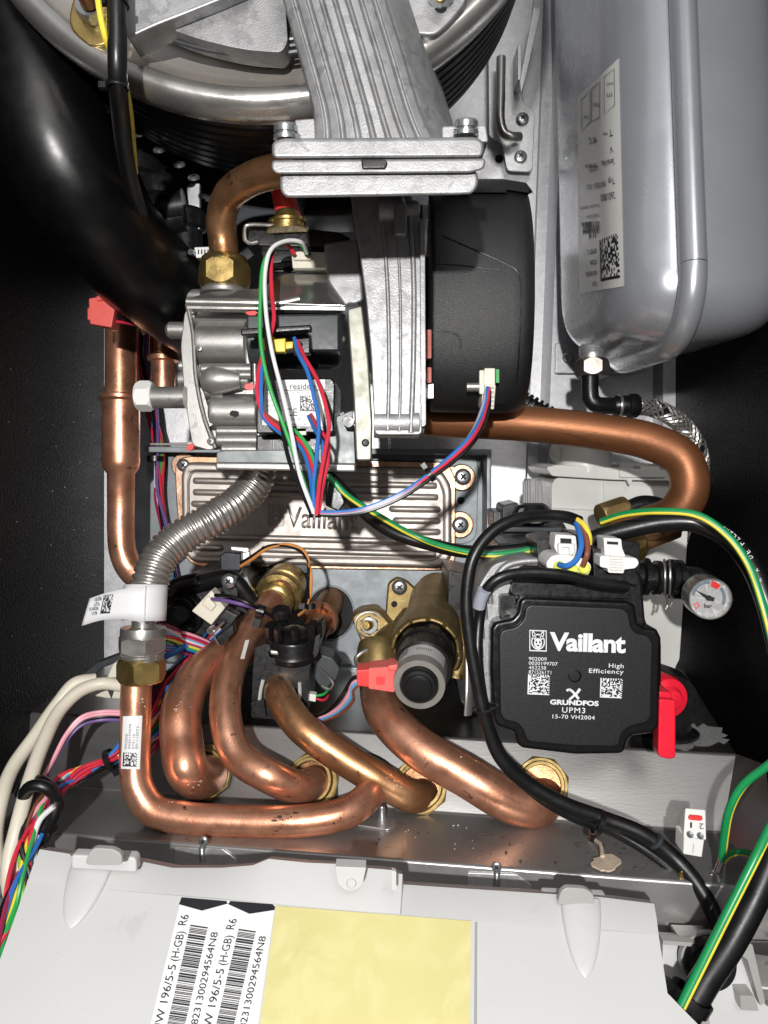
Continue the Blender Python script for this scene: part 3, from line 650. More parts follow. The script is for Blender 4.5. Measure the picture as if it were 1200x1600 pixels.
mb = MB(); mb.slab([(564, 248), (602, 248), (606, 254), (602, 263), (566, 263)], .2858, .01); part('clip', mb, BLACK, du, bevel=.0006)
mb = MB(); mb.slab(rnd([(460, 186), (492, 184), (494, 222), (460, 222)], 4), .305, .02); part('boss', mb, CAST, du, bevel=.001)
mb = MB(); mb.slab(rnd([(690, 196), (760, 194), (764, 222), (690, 222)], 5), .300, .02); part('boss', mb, CAST, du, bevel=.001)
for x, y, r in ((447, 218, 20), (728, 212, 20)):
    mb = MB(); q = S(r, .295); mb.lathe(P(x, y, .298), (0, -.25, 1), [(q, 0), (q, q * .3), (q * .72, q * .34), (q * .72, q * .5), (q * .95, q * .55), (q * .95, q * .95), (q * .8, q * 1.12), (q * .45, q * 1.12), (q * .4, q * .8), (0, q * .8)], 28); part('bolt', mb, SCREW, du)
# lower casting
lo = thing('fan_casting', 'tall cast aluminium fan housing half below the bolted flange', 'fan casting')
mb = MB()
mb.slab(rnd([(547, 300), (640, 300), (655, 330), (660, 400), (662, 560), (660, 680), (585, 680), (580, 560), (572, 470), (560, 380)], [4, 4, 10, 4, 4, 8, 8, 20, 20, 10]), .372, .03); 
part('housing', mb, CAST, lo, bevel=.004, seg=3)
for wp, wr in (([(594, 312), (604, 420), (608, 560), (606, 672)], .0011), ([(616, 312), (624, 420), (626, 560), (624, 674)], .0008), ([(638, 312), (646, 420), (646, 560), (642, 676)], .0014)):
    mb = MB().tube([P(x, y, .3718) for x, y in wp], wr, 10); part('casting_ridge', mb, CAST, lo)
mb = MB(); mb.slab(rnd([(656, 340), (664, 345), (666, 665), (658, 668)], 4), .368, .02); part('seam_flange', mb, CAST, lo, bevel=.001)
mb = MB(); mb.lathe(P(590, 327, .372), (1, 0, 0), [(S(19, .37), 0), (S(20, .37), S(4, .37)), (S(20, .37), S(40, .37)), (S(14, .37), S(42, .37)), (S(14, .37), S(56, .37)), (S(11, .37), S(66, .37)), (0, S(67, .37))], 28); mb.slab([(616, 316), (636, 316), (636, 368), (616, 366)], .364, .012); part('screw_boss', mb, CAST, lo, bevel=.001)
mb = MB(); mb.lathe(P(584, 662, .378), (1, 0, 0), [(S(23, .37), 0), (S(23, .37), S(62, .37)), (S(24, .37), S(62, .37)), (S(24, .37), S(72, .37)), (S(16, .37), S(74, .37)), (S(16, .37), S(80, .37)), (0, S(80, .37))], 28); part('screw_boss', mb, CAST, lo)
mb = MB(); mb.slab(rnd([(505, 380), (560, 372), (568, 470), (540, 480), (512, 440)], 6), .40, .03); part('side_arm', mb, CAST, lo, bevel=.002)

# ---------------- fan with black cover
fa = thing('fan', 'black covered fan with a white connector in its recessed socket', 'fan')
mb = MB(); Yf = .425; q = S(178, Yf); x0 = (676 - 600) / F * .3955; c = P(600, 467, Yf); c.x = x0
xr = (836 - 600) / F * .40 - x0
mb.lathe(c, (1, 0, 0), [(q * .97, 0), (q * .985, .0006), (q * .99, .002), (q * 1.0, xr * .50), (q * 1.0, xr * .78), (q * .985, xr * .88), (q * .955, xr * .945), (q * .91, xr * .985), (q * .85, xr), (q * .84, xr * .985), (0, xr * .985)], 120, sx=.45)
part('cover', mb, BLACK_T, fa, ang=50); fF = OnMesh(mb, .4)
mb = MB(); c2 = c + Vector((.001, 0, 0)); mb.lathe(c2, (1, 0, 0), [(q * 1.02, xr * .10), (q * 1.03, xr * .15), (q * 1.03, xr * .72), (q * 1.0, xr * .95), (q * .95, xr * 1.0), (q * .9, xr * .9)], 120, sx=.48)
# keep only the crown of this hood
keep = [i for i, v in enumerate(mb.v) if v.z > c.z + q * .80]; ks = set(keep); h2 = MB(); idx = {k: j for j, k in enumerate(keep)}
h2.add([mb.v[k] for k in keep], [tuple(idx[k] for k in fc) for fc in mb.f if all(k in ks for k in fc)]); part('hood', h2, BLACK, fa)
def line_on(f, pts, r, m, name, parent, h=0): return part(name, MB().tube(catmull([f(x, y, h) for x, y in pts], 10), r, 6, raw=True), m, parent)
line_on(fF, [(690, 368), (740, 390), (790, 412), (808, 424), (814, 450), (812, 520), (808, 585), (800, 628)], .0005, PUMPE, 'seam', fa)
line_on(fF, [(678, 412), (730, 416), (802, 424)], .0004, BLACK, 'seam', fa)
line_on(fF, [(676, 520), (705, 520), (718, 528), (720, 545)], .0005, BLACK, 'seam', fa)
pa_ = patch('socket_recess', [(748, 575), (790, 575), (788, 630), (746, 628)], fF, DARK, fa, .0004, 6, 8)
mb = MB(); mb.slab([(757, 575), (774, 575), (774, 600), (768, 640), (752, 634), (755, 600)], .398, .014); mb.slab(rect(749, 578, 757, 616, 3), .397, .003); mb.slab([(758, 600), (775, 601), (772, 640), (754, 636)], .395, .006)
cnf = part('connector', mb, IVORY, fa, bevel=.0006)
mb = MB()
for k in range(5): mb.slab([(765, 604 + k * 7), (772, 604 + k * 7), (772, 608 + k * 7), (765, 608 + k * 7)], .3948, .001)
part('contact_slot', mb, COVER_G, cnf)
mb = MB(); mb.slab([(775, 577), (780, 577), (780, 598), (775, 598)], .398, .004); part('circuit_edge', mb, WM['green'], fa)
mb = MB(); mb.lathe(P(729, 605, .400), (1, 0, 0), [(.0024, 0), (.0024, .007), (0, .007)], 16); part('pin', mb, STEEL, fa)
mb = MB(); mb.lathe(P(655, 540, .43), (1, 0, 0), [(S(22, .43), 0), (S(22, .43), S(14, .43)), (S(18, .43), S(26, .43))], 24); mb.slab([(662, 600), (677, 600), (677, 622), (662, 622)], .405, .01); part('spacer', mb, SCREW, fa)
mb = MB(); mb.slab(rect(666, 515, 674, 560, 2), .40, .01); mb.slab(rect(667, 574, 674, 598, 2), .40, .01); part('rubber_mount', mb, mat('rust_red_rubber', (.45, .08, .05), 0, .5), fa)
mb = MB(); mb.slab(rect(660, 320, 675, 400, 1), .41, .004); part('bracket', mb, ZINC, fa, bevel=.0005)
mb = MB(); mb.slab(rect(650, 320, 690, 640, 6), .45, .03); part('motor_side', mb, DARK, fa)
# fan leads
fw = thing('fan_leads', 'thin red, blue and grey leads looping from the fan connector', 'wires')
for i, (c_, dx, dy) in enumerate((('red', 0, 0), ('blue', -4, -1), ('grey', -7, 2), ('black', 3, 5))):
    wire([(764 + dx * .4, 606 + dy, .394), (760 + dx, 640, .388), (738 + dx, 684 + dy, .37), (706 + dx, 716 + dy, .365), (672 + dx * .5, 742 + dy, .362), (630, 770 + dy * 1.2, .36), (570, 795 + dy, .36), (528, 801 + dy * .8, .358), (494, 801 + dy * .6, .356)], 3.4, WM[c_], fw)
tie(672, 742, .363, 11, (-1, .7), fw, w=4)

# ---------------- gas valve
gv = thing('gas_valve', 'die cast gas valve with hex nipple, grey solenoid and a white printed block', 'gas valve')
mb = MB()
mb.slab(rnd([(300, 468), (395, 470), (398, 560), (394, 592), (404, 600), (404, 704), (345, 702), (318, 660), (300, 600), (290, 540), (292, 500)], 12), .432, .06)

for x0_, x1_, y_, r_, d_ in ((308, 388, 538, 36, .435), (300, 392, 494, 16, .430), (314, 392, 577, 9, .424), (312, 392, 586, 7, .424), (330, 404, 645, 30, .434), (320, 350, 612, 12, .43), (338, 404, 674, 8, .425), (338, 404, 688, 10, .427), (346, 404, 702, 8, .427)):
    q = S(r_, .425); L_ = S(x1_ - x0_, .43); mb.lathe(P(x0_, y_, d_), (1, 0, 0), [(q * .8, 0), (q * .97, q * .10), (q, q * .3), (q, L_)], 32)
part('body', mb, CAST2, gv, bevel=.002, seg=3)
mb = MB(); mb.slab(rnd([(288, 488), (300, 470), (304, 560), (315, 650), (338, 700), (326, 704), (300, 696), (288, 620), (282, 540)], 8), .424, .07); part('cover_flange', mb, CAST2, gv, bevel=.0016)
mb = MB(); mb.tube([P(292, 475, .4235), P(301, 520, .4235), P(306, 590, .4235), P(318, 650, .4235), P(336, 700, .4235)], .0012, 8); part('cover_edge', mb, CAST2, gv)
mb = MB()
for x, y, l, r in ((260, 516, 38, 13), (276, 594, 30, 14), (314, 594, 75, 15), (278, 572, 26, 9)):
    q = S(r, .425); mb.lathe(P(x, y, .43), (1, 0, 0), [(q * .6, 0), (q, q * .4), (q, S(l, .43)), (q * .8, S(l + 3, .43))], 24)
mb.lathe(P(322, 594, .425), (1, 0, 0), [(S(16, .42), -.002), (S(24, .42), .004), (S(20, .42), .012), (S(14, .42), .02)], 24)
part('screw_dome', mb, CAST2, gv)
mb = MB(); mb.lathe(P(258, 463, .43), (1, 0, 0), [(S(9, .43), 0), (S(11, .43), S(3, .43)), (S(11, .43), S(75, .43))], 24); part('tube_stub', mb, CAST2, gv)
mb = MB(); mb.lathe(P(235, 694, .43), (1, 0, 0), [(S(2, .43), 0), (S(2.6, .43), S(60, .43)), (S(9, .43), S(61, .43)), (S(9, .43), S(104, .43))], 16); part('tie_rod', mb, CAST2, gv)
mb = MB(); q = S(17, .42); mb.lathe(P(240, 621, .42), (1, 0, 0), [(q, 0), (q, S(50, .42))], 32); part('test_nipple', mb, CAST2, gv)
hexnut(P(214, 619, .42), (1, 0, 0), S(24, .42), S(26, .42), WHITE, gv, phase=.2)
mb = MB(); mb.slab(blob(366, 646, 7, 5, 12, .2, 1), .4216, .0006); part('oval_recess', mb, DARK, gv)
for x, y, r in ((302, 486, 6), (330, 690, 6), (372, 483, 5), (312, 545, 5)): screw(x, y, .423, r, gv, CAST2, hgt=.8)
mb = MB(); mb.slab(rnd([(318, 476), (388, 478), (388, 488), (318, 486)], 3), .424, .01); mb.slab(rnd([(300, 600), (316, 606), (334, 664), (322, 670), (306, 640)], 5), .426, .02); part('cast_step', mb, CAST2, gv, bevel=.0012)
mb = MB().tube([P(398, 484, .424), P(398, 560, .424), P(399, 600, .424), P(404, 660, .424), P(404, 702, .424)], .0016, 10); part('body_seam', mb, CAST2, gv)
# brass nut and flange where the pipe enters
mb = MB(); c = P(351, 462, .415); mb.lathe(c, (0, 0, 1), [(S(38, .415), 0), (S(38, .415), .002), (S(33, .415), .004)], 32); part('inlet_ring', mb, CAST2, gv)
pE = cpipe('copper_pipe', 'short elbowed copper pipe rising from the large brass nut to the cast flange', [(351, 420, .415), (349, 380, .415), (346, 345, .41), (356, 308, .40), (388, 282, .385), (430, 268, .37), (480, 262, .36), (520, 262, .36)], 24.5, COPPER_O)
un = thing('union_nut', 'large hexagonal brass nut on top of the gas valve', 'nut')
c = P(351, 452, .415); hexnut(c, (0, 0, 1), S(41, .415), S(42, .415), BRASS, un, 'hexagon', phase=.0, hole=S(24, .415))
mb = MB(); c = P(351, 414, .415); mb.lathe(c, (0, 0, 1), [(S(37, .415), 0), (S(36, .415), S(8, .415)), (S(33, .415), S(11, .415)), (S(25, .415), S(11, .415))], 40); part('collar', mb, BRASS, un)
# shiny top bracket
TB = plane3((290, 466, .402), (545, 478, .402), (470, 425, .411))
mb = MB(); mb.slab(rnd([(292, 466), (330, 455), (410, 450), (438, 428), (545, 428), (556, 440), (545, 478), (292, 470)], [4, 10, 10, 10, 8, 6, 6, 4]), TB, .0015); part('steel_cover', mb, CHROME, gv, bevel=.0005)
mb = MB().tube([P(292, 472, .4035), P(420, 474, .4035), P(440, 474, .404), P(468, 468, .405)], S(7, .404), 14, 8); part('rolled_edge', mb, STEEL, gv)
mb = MB(); mb.slab([(292, 482), (545, 485), (545, 479), (292, 476)], .403, .01); part('edge', mb, STEEL, gv)
# solenoid
mb = MB(); q = S(44, .43); xs0 = P(392, 533, .43); mb.lathe(xs0, (1, 0, 0), [(q * .9, 0), (q, .001), (q, S(122, .43)), (q * .9, S(138, .43)), (q * .7, S(142, .43))], 48); part('solenoid', mb, GREYB, gv, ang=50)
mb = MB(); mb.slab([(385, 492), (530, 490), (530, 548), (486, 548), (484, 526), (470, 513), (385, 520)], .389, .02); part('solenoid_cover', mb, GREYB, gv, bevel=.0012, label='darker smooth moulded cover')
mb = MB(); mb.slab([(376, 513), (486, 507), (486, 516), (376, 524)], .384, .012); part('cover_lip', mb, BLACK, gv, bevel=.0008)
yc = MB(); yc.slab([(408, 529), (428, 525), (428, 548), (410, 548)], .383, .008); yc.slab([(427, 530), (446, 528), (446, 550), (428, 550)], .381, .008); yc.slab([(445, 534), (458, 533), (458, 544), (445, 546)], .383, .006)
part('plug', yc, YEL, gv, bevel=.0006, label='bright yellow plug')
mb = MB(); mb.slab([(458, 530), (484, 527), (484, 552), (462, 552)], .384, .01); mb.slab([(466, 534), (472, 534), (472, 540), (466, 540)], .382, .004); part('socket', mb, BLACK, gv, bevel=.0006)
# printed block
mb = MB(); mb.slab(rnd([(400, 592), (518, 590), (524, 598), (522, 676), (400, 678)], 5), .392, .05); part('electronics_block', mb, BLACK, gv, bevel=.001)
f = flat(.3915); lb = patch('block_label', [(414, 594), (508, 593), (505, 667), (410, 664)], f, PAPER, gv)
text('print', 'resideo', (453, 608), (493, 608), 9, f, INK, lb, .0004, bold=.01)
marks('rule_line', [[(416, 609.5), (505, 609), (505, 610), (416, 610.5)]], f, INK, lb, .0004)
for x, y, s_, w_, hh in ((416, 617, 'VR8615V', 34, 4), (452, 616, '-15..70°C', 24, 4), (480, 616, 'Kl.2', 10, 4), (416, 628, '32V 0,11A', 24, 3.6), (416, 636, 'EV75B4', 22, 3.6), (416, 643, '7,5 mbar', 26, 3.6), (416, 662, '0063BQ1829', 34, 3.6), (455, 657, '19.24', 14, 4), (452, 665, '044621181', 28, 3.6), (474, 644, '115R-0.88', 20, 3)):
    text('print', s_, (x, y), (x + w_, y), hh, f, INKG, lb, .0004)
text('print', 'CE', (446, 650), (465, 650), 12, f, INK, lb, .0004)
matrix_code([(469, 618), (493, 618), (492, 642), (469, 642)], f, INK, lb, 14, .0004, 9)
mb = MB(); mb.slab([(460, 668), (480, 668), (478, 680), (462, 680)], .392, .01); part('connector', mb, IVORY, gv, bevel=.0005)
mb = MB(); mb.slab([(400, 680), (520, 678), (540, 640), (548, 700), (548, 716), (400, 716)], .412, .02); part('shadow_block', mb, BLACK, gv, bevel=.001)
# lower bracket and lever
mb = MB(); mb.slab(rnd([(352, 704), (500, 702), (515, 655), (552, 640), (556, 735), (338, 735), (338, 706)], 5), .405, .0015); part('steel_bracket', mb, mat('blued_steel', (.15, .16, .16), .7, .5, .15, 60), gv, bevel=.0005)
mb = MB(); mb.slab([(336, 722), (556, 724), (556, 738), (336, 734)], .399, .006); part('bracket_edge', mb, CAST2, gv, bevel=.0012)
mb = MB(); mb.slab(rnd([(542, 482), (566, 476), (576, 560), (582, 660), (581, 720), (556, 720), (552, 620), (546, 540)], 5), .378, .010); part('lever', mb, mat('yellow_zinc', (.27, .27, .23), .7, .5, .1, 80, .08, .05, 800, dirt=(.3, .28, .24), dscale=150, dthr=.62), gv, bevel=.0014, seg=3)
screw(571, 692, .378, 6, gv, BLACK)
hexnut(P(545, 660, .395), (0, -1, 0), S(10, .39), .004, BLACK, gv, phase=.4)
mb = MB(); mb.lathe(P(540, 490, .40), (1, 0, 0), [(.005, 0), (.006, .002), (.006, .006), (.004, .008)], 20); part('pivot', mb, SCREW, gv)
mb = MB(); mb.slab(rnd([(530, 432), (552, 432), (556, 475), (540, 480)], 4), .402, .02); part('steel_tab', mb, CHROME, gv, bevel=.0006)
for q_, yy in ((blob(393, 489, 9, 4, 14, .2, 2), .3885), (blob(390, 604, 8, 6, 14, .2, 3), .3915), (blob(297, 699, 6, 5, 10, .25, 4), .4165)):
    mb = MB(); mb.slab(q_, yy, .0006 if yy < .41 else .006); part('red_paint_mark', mb, RED, gv, bevel=.0002)
# sensor with red cap
sn = thing('gas_sensor', 'black bracketed sensor with a brass ferrule and red cap under the flange', 'sensor')
mb = MB().tube([P(440, 292, .40), P(449, 330, .405), P(453, 352, .41)], S(21, .40), 24, 8, lambda t: .85 + .15 * t); part('cap', mb, RED, sn)
mb = MB(); mb.lathe(P(450, 362, .405), (-.05, -.1, 1), [(S(33, .4), 0), (S(33, .4), S(4, .4)), (S(26, .4), S(6, .4)), (S(26, .4), S(12, .4)), (S(30, .4), S(13, .4)), (S(30, .4), S(17, .4)), (S(20, .4), S(22, .4)), (S(17, .4), S(34, .4)), (S(11, .4), S(46, .4)), (0, S(49, .4))], 32); part('ferrule', mb, BRASS, sn)
mb = MB(); mb.slab([(385, 352), (470, 356), (530, 362), (548, 372), (548, 388), (385, 384)], .408, .02); mb.slab([(405, 386), (545, 388), (545, 400), (412, 414)], .416, .03); part('housing', mb, BLACK, sn, bevel=.001)
mb = MB().tube([P(455, 354, .400), P(386, 352, .401), P(383, 356, .401), P(384, 376, .401), P(392, 380, .402), P(402, 378, .403)], .0011, 8); part('spring_clip', mb, STEEL, sn)
mb = MB(); mb.slab([(455, 392), (522, 394), (522, 419), (457, 419)], .405, .012); mb.slab([(458, 391), (486, 392), (486, 406), (458, 406)], .402, .004); part('connector', mb, IVORY, sn, bevel=.0006)
mb = MB(); mb.slab([(410, 382), (548, 380), (548, 428), (405, 425)], .43, .02); part('backing', mb, BLACK, sn, bevel=.001)
# wires over the valve
vw = thing('valve_harness', 'long red, green, white and black wires looping in front of the gas valve', 'wires')
for c_, pts in (
    ('green', [(478, 396, .398), (474, 385, .394), (455, 378, .388), (430, 385, .382), (413, 410, .378), (407, 470, .374), (408, 540, .372), (420, 600, .370), (445, 670, .368), (470, 740, .364), (490, 800, .358)]),
    ('black', [(483, 398, .398), (478, 384, .394), (455, 376, .39), (432, 382, .384), (419, 410, .380), (413, 480, .377), (420, 560, .375), (436, 640, .372), (452, 720, .367), (488, 806, .36)]),
    ('white', [(480, 396, .396), (473, 380, .390), (450, 376, .384), (425, 388, .378), (415, 420, .374), (415, 480, .371), (424, 545, .369), (440, 610, .367), (456, 680, .365), (468, 740, .361), (492, 806, .355)]),
    ('red', [(460, 397, .398), (450, 384, .394), (432, 383, .388), (424, 410, .382), (425, 460, .380), (428, 500, .378), (422, 528, .380)]),
    ('blue', [(460, 528, .380), (466, 552, .374), (480, 580, .368), (492, 625, .364), (498, 660, .362), (495, 710, .360), (490, 760, .358), (492, 806, .356)]),
    ('red', [(464, 532, .380), (476, 558, .375), (494, 590, .368), (508, 630, .362), (514, 665, .360), (508, 705, .358), (500, 750, .356), (494, 806, .354)]),
    ('red', [(412, 548, .381), (404, 580, .376), (402, 615, .374), (410, 645, .374), (440, 672, .374), (470, 690, .374), (488, 730, .368), (492, 780, .36), (492, 806, .357)]),
    ('blue', [(414, 552, .381), (409, 580, .376), (408, 620, .374), (412, 652, .374), (440, 678, .376), (470, 700, .376), (484, 740, .37), (490, 806, .357)]),
    ('brown', [(418, 552, .381), (413, 585, .377), (406, 615, .376), (409, 640, .376), (425, 655, .376), (440, 664, .378)]),
    ('green', [(440, 660, .378), (462, 674, .376), (482, 700, .372), (493, 730, .368), (496, 770, .362), (493, 806, .357)]),
    ('red', [(486, 648, .385), (498, 670, .372), (512, 690, .366), (512, 720, .363), (504, 760, .36), (497, 806, .355)]),
    ('blue', [(482, 650, .385), (492, 672, .376), (503, 692, .368), (505, 720, .365), (501, 760, .362), (495, 806, .356)])):
    wire(pts, 3.3, WM[c_], vw)
tie(492, 806, .356, 9, (0, 1), vw, w=3, head=False)
mb = MB(); mb.slab([(510, 750), (524, 745), (540, 785), (530, 800), (508, 790)], .40, .01); part('sleeve', mb, BLACK, vw, bevel=.001)
# ---------------- red plug at the side wall
rp = thing('plug', 'coral red plug hanging by the black air tube', 'connector')
mb = MB(); mb.slab([(138, 466), (168, 461), (180, 478), (174, 512), (140, 506)], .44, .013); mb.slab([(150, 462), (170, 459), (172, 468), (150, 470)], .438, .008); mb.slab([(136, 480), (142, 480), (142, 500), (136, 500)], .442, .006); part('housing', mb, RED_C, rp, bevel=.0008)
wire([(175, 490, .444), (195, 500, .45), (212, 505, .46), (225, 520, .50)], 4, WM['black'], rp); wire([(173, 502, .444), (195, 504, .45), (215, 508, .46)], 2.5, WM['red'], rp)
# small harness behind the pipe
bh = thing('rail_harness', 'thin multicoloured wires running down the narrow rail beside the sleeved pipe', 'wires')
loom(bh, [(226, 500, .575), (224, 560, .575), (236, 640, .57), (248, 700, .565), (250, 770, .565), (262, 830, .565), (268, 900, .56), (275, 980, .52)], ['green', 'white', 'maroon', 'blue', 'red', 'black', 'violet', 'red'], 3, 11, 4)
tie(243, 717, .565, 13, (0, 1), bh, w=4, head=False)

# ---------------- expansion vessel
ve = thing('expansion_vessel', 'silver grey painted pressure vessel with a welded rim and a creased label', 'expansion vessel')
VC = Vector((0, .455, CZ + .098))
def vpt(X, y, z): # vessel's own coordinates tilted about its foot
    a = R(-5); yy = y; zz_ = z; return Vector((X, VC.y + yy * math.cos(a) - zz_ * math.sin(a) * -1 * -1, VC.z + yy * math.sin(a) * -1 + zz_ * math.cos(a)))
def vloop(X, ins, n=12, hy=.072, H=.62, r=.038):
    r = max(r - ins * .3, .006); y0, y1, z0, z1 = -hy + ins, hy - ins * .15, ins * .6, H - ins; out = []
    for cx, cz, a0 in ((y0 + r, z0 + r, 180), (y1 - r, z0 + r, 270), (y1 - r, z1 - r, 0), (y0 + r, z1 - r, 90)):
        for k in range(n + 1):
            a = R(a0 + 90 * k / n); out.append(vpt(X, cx + r * math.cos(a), cz + r * math.sin(a)))
    # straight runs get extra points
    return out
def shell(Xa, Xb, D, flatx):     # from rim plane Xa to the closed side Xb, D = depth of the curved shoulder
    mb = MB(); L = []
    K = 16
    for k in range(K + 1):
        t = k / K * math.pi / 2; L.append(vloop(Xa + (Xb - Xa) * math.sin(t), D * (1 - math.cos(t))))
    n = len(L[0]); V = [p for l in L for p in l]; Fc = [(j * n + i, j * n + (i + 1) % n, (j + 1) * n + (i + 1) % n, (j + 1) * n + i) for j in range(K) for i in range(n)]
    Fc.append(tuple(K * n + i for i in range(n))); return mb.add(V, Fc)
vs = shell(.160, .126, .036, 1); part('shell', vs, VESSEL, ve, ang=60); fV = OnMesh(vs, .45)
part('shell', shell(.160, .224, .030, 1), VESSEL, ve, ang=60)
lp = vloop(.160, -.0035); mb = MB(); mb.tube(lp + [lp[0]], .0072, 14, raw=True, caps=False, flat_=1); part('rim', mb, VESSEL, ve, ang=60)
lb = patch('vessel_label', [(903, 152), (968, 91), (976, 447), (906, 459)], fV, PAPER_G, ve, .0005, 10, 30)
def vt(s_, x1, x0, y, hh, m=INK, slope=.18, b=0): text('print', s_, (x1, y - 0), (x0, y + (x1 - x0) * slope), hh * 1.25, fV, m, lb, .0009, bold=b)
vt('2601800', 962, 940, 300, 9); vt('Typ', 961, 952, 278, 8); vt('181050 -10 l', 948, 918, 283, 7); vt('Serial-No.', 961, 941, 248, 8); vt('110203', 936, 922, 258, 7)
vt('V', 959, 954, 229, 8); vt('10 litre', 934, 916, 254, 6); vt('T', 958, 953, 203, 8); vt('max', 951, 944, 207, 4); vt('90°C', 934, 922, 213, 8)
vt('Remscheid Germany', 938, 908, 318, 5, INKG); vt('Vaillant GmbH', 938, 918, 333, 5, INKG); vt('Vaillant', 931, 911, 346, 20, INK, .12, .03)
hare(fV, 932, 346, 7, 18, INK, PAPER_G, lb, .0009)
for k, (s_, a, b) in enumerate((('0098TC', 934, 919), ('0208', 934, 924), ('0010050', 934, 917), ('902018', 935, 927))): vt(s_, a, b, 388 + k * 17, 6)
matrix_code([(939, 375), (967, 364), (971, 434), (941, 439)], fV, INK, lb, 16, .0009, 11)
for q_ in ([(946, 120), (962, 108), (963, 165), (946, 180)], [(926, 138), (940, 128), (940, 184), (926, 190)], [(910, 155), (925, 142), (925, 190), (911, 206)]):
    q2 = [(q_[0][0] + .9, q_[0][1] + 1), (q_[1][0] - .9, q_[1][1] + 1), (q_[2][0] - .9, q_[2][1] - 1), (q_[3][0] + .9, q_[3][1] - 1)]
    marks('box_print', ring(q_, q2), fV, INKG, lb, .0009)
vt('0,75bar', 938, 928, 160, 5); vt('3 bar', 922, 914, 180, 5); vt('mm', 960, 950, 128, 5, INKG); vt('m', 958, 950, 145, 7, INKG)
mb = MB(); q = S(20, .47); mb.lathe(P(925, 540, .478), (0, 0, -1), [(q * .95, 0), (q * 1.02, .001), (q * .95, .002), (q * 1.02, .003), (q * .95, .004), (q * 1.02, .005), (q * .95, .006), (q * .95, S(26, .47))], 32); part('threaded_neck', mb, ZINC, ve)
c = P(925, 562, .478); hexnut(c, (0, 0, -1), S(27, .478), S(27, .478), mat('dark_nickel', (.22, .20, .18), .85, .34, .1, 90), ve, phase=.2)
mb = MB(); mb.slab(rnd([(868, 535), (905, 540), (1000, 560), (1006, 574), (1000, 584), (868, 583)], 5), .592, .004); tag(part('vessel_foot', mb, ZINC, bevel=.0006), 'zinc fixing plate under the pressure vessel with one rivet', 'bracket')
ft = ROOTS[-1]; mb = MB(); mb.lathe(P(887, 560, .592), (0, -1, 0), [(S(9, .59), 0), (S(9, .59), .001), (S(7, .59), .002), (0, .002)], 24); part('rivet', mb, ZINC, ft)
sl = MB(); sl.slab(rnd(blob(985, 562, 24, 11, 18, .15, 3), 3), .50, .01); tag(part('sealing_foil', sl, CHROME, bevel=.002), 'crumpled shiny foil bit at the vessel rim beside the hex nut', 'foil')
for y_ in (180, 240):
    pass
# ---------------- elbow, braided hose
bhs = thing('braided_hose', 'braided steel hose with a black plastic elbow hanging from the vessel nut', 'hose')
mb = MB().tube([P(922, 585, .478), P(922, 610, .478), P(924, 624, .478), P(932, 632, .478), P(950, 634, .480), P(968, 634, .482)], S(13, .48), 20, 8); part('elbow', mb, BLACK, bhs)
mb = MB(); mb.lathe(P(958, 634, .481), (1, 0, .0), [(S(14, .48), 0), (S(16, .48), S(4, .48)), (S(16, .48), S(22, .48)), (S(19, .48), S(24, .48)), (S(19, .48), S(36, .48)), (S(16, .48), S(40, .48))], 32); part('ferrule', mb, BLACK, bhs)
mb = MB(); mb.lathe(P(966, 634, .481), (1, 0, .0), [(S(17, .48), 0), (S(17.6, .48), S(2, .48)), (S(17, .48), S(4, .48))], 32); part('crimp_ring', mb, STEEL, bhs)
hp, hl = resample(catmull([P(995, 634, .482), P(1015, 636, .483), P(1045, 648, .485), P(1070, 668, .488), P(1088, 695, .49), P(1094, 722, .493), P(1090, 760, .50), P(1075, 800, .52), P(1060, 850, .55)], 12), .0012)
core = MB().tube(hp, S(12.5, .49), 20, raw=True); part('core', core, BLACK, bhs)
fr_ = frames(hp); mb = MB(); rr = S(13.4, .49); turns = hl / .036
for s_ in (1, -1):
    for k in range(8):
        for w_ in (-.14, .0, .14):
            pts = [p + (a * math.cos(s_ * 2 * math.pi * turns * i / len(hp) + 2 * math.pi * k / 9 + w_) + b * math.sin(s_ * 2 * math.pi * turns * i / len(hp) + 2 * math.pi * k / 9 + w_)) * (rr + .00025 * math.sin(2 * math.pi * (turns * 16 * i / len(hp)) + (s_ > 0) * 3.14)) for i, (p, (t, a, b)) in enumerate(zip(hp, fr_))]
            mb.tube(pts,   .00031, 5, raw=True, caps=False)
part('steel_braid', mb, STEEL, bhs)
# corrugated black drain tube
pts = catmull([P(800, 620, .57), P(838, 640, .565), P(870, 662, .565), P(890, 690, .565)], 12); pts, l_ = resample(pts, .0006)
mb = MB().tube(pts, S(15, .565), 20, raw=True, rf=lambda t: 1 + .16 * (1 if math.sin(t * l_ / .0042 * 2 * math.pi) > 0 else -1)); tag(part('drain_tube', mb, BLACK, ang=25), 'black corrugated drain tube behind the brown copper pipe', 'drain tube')
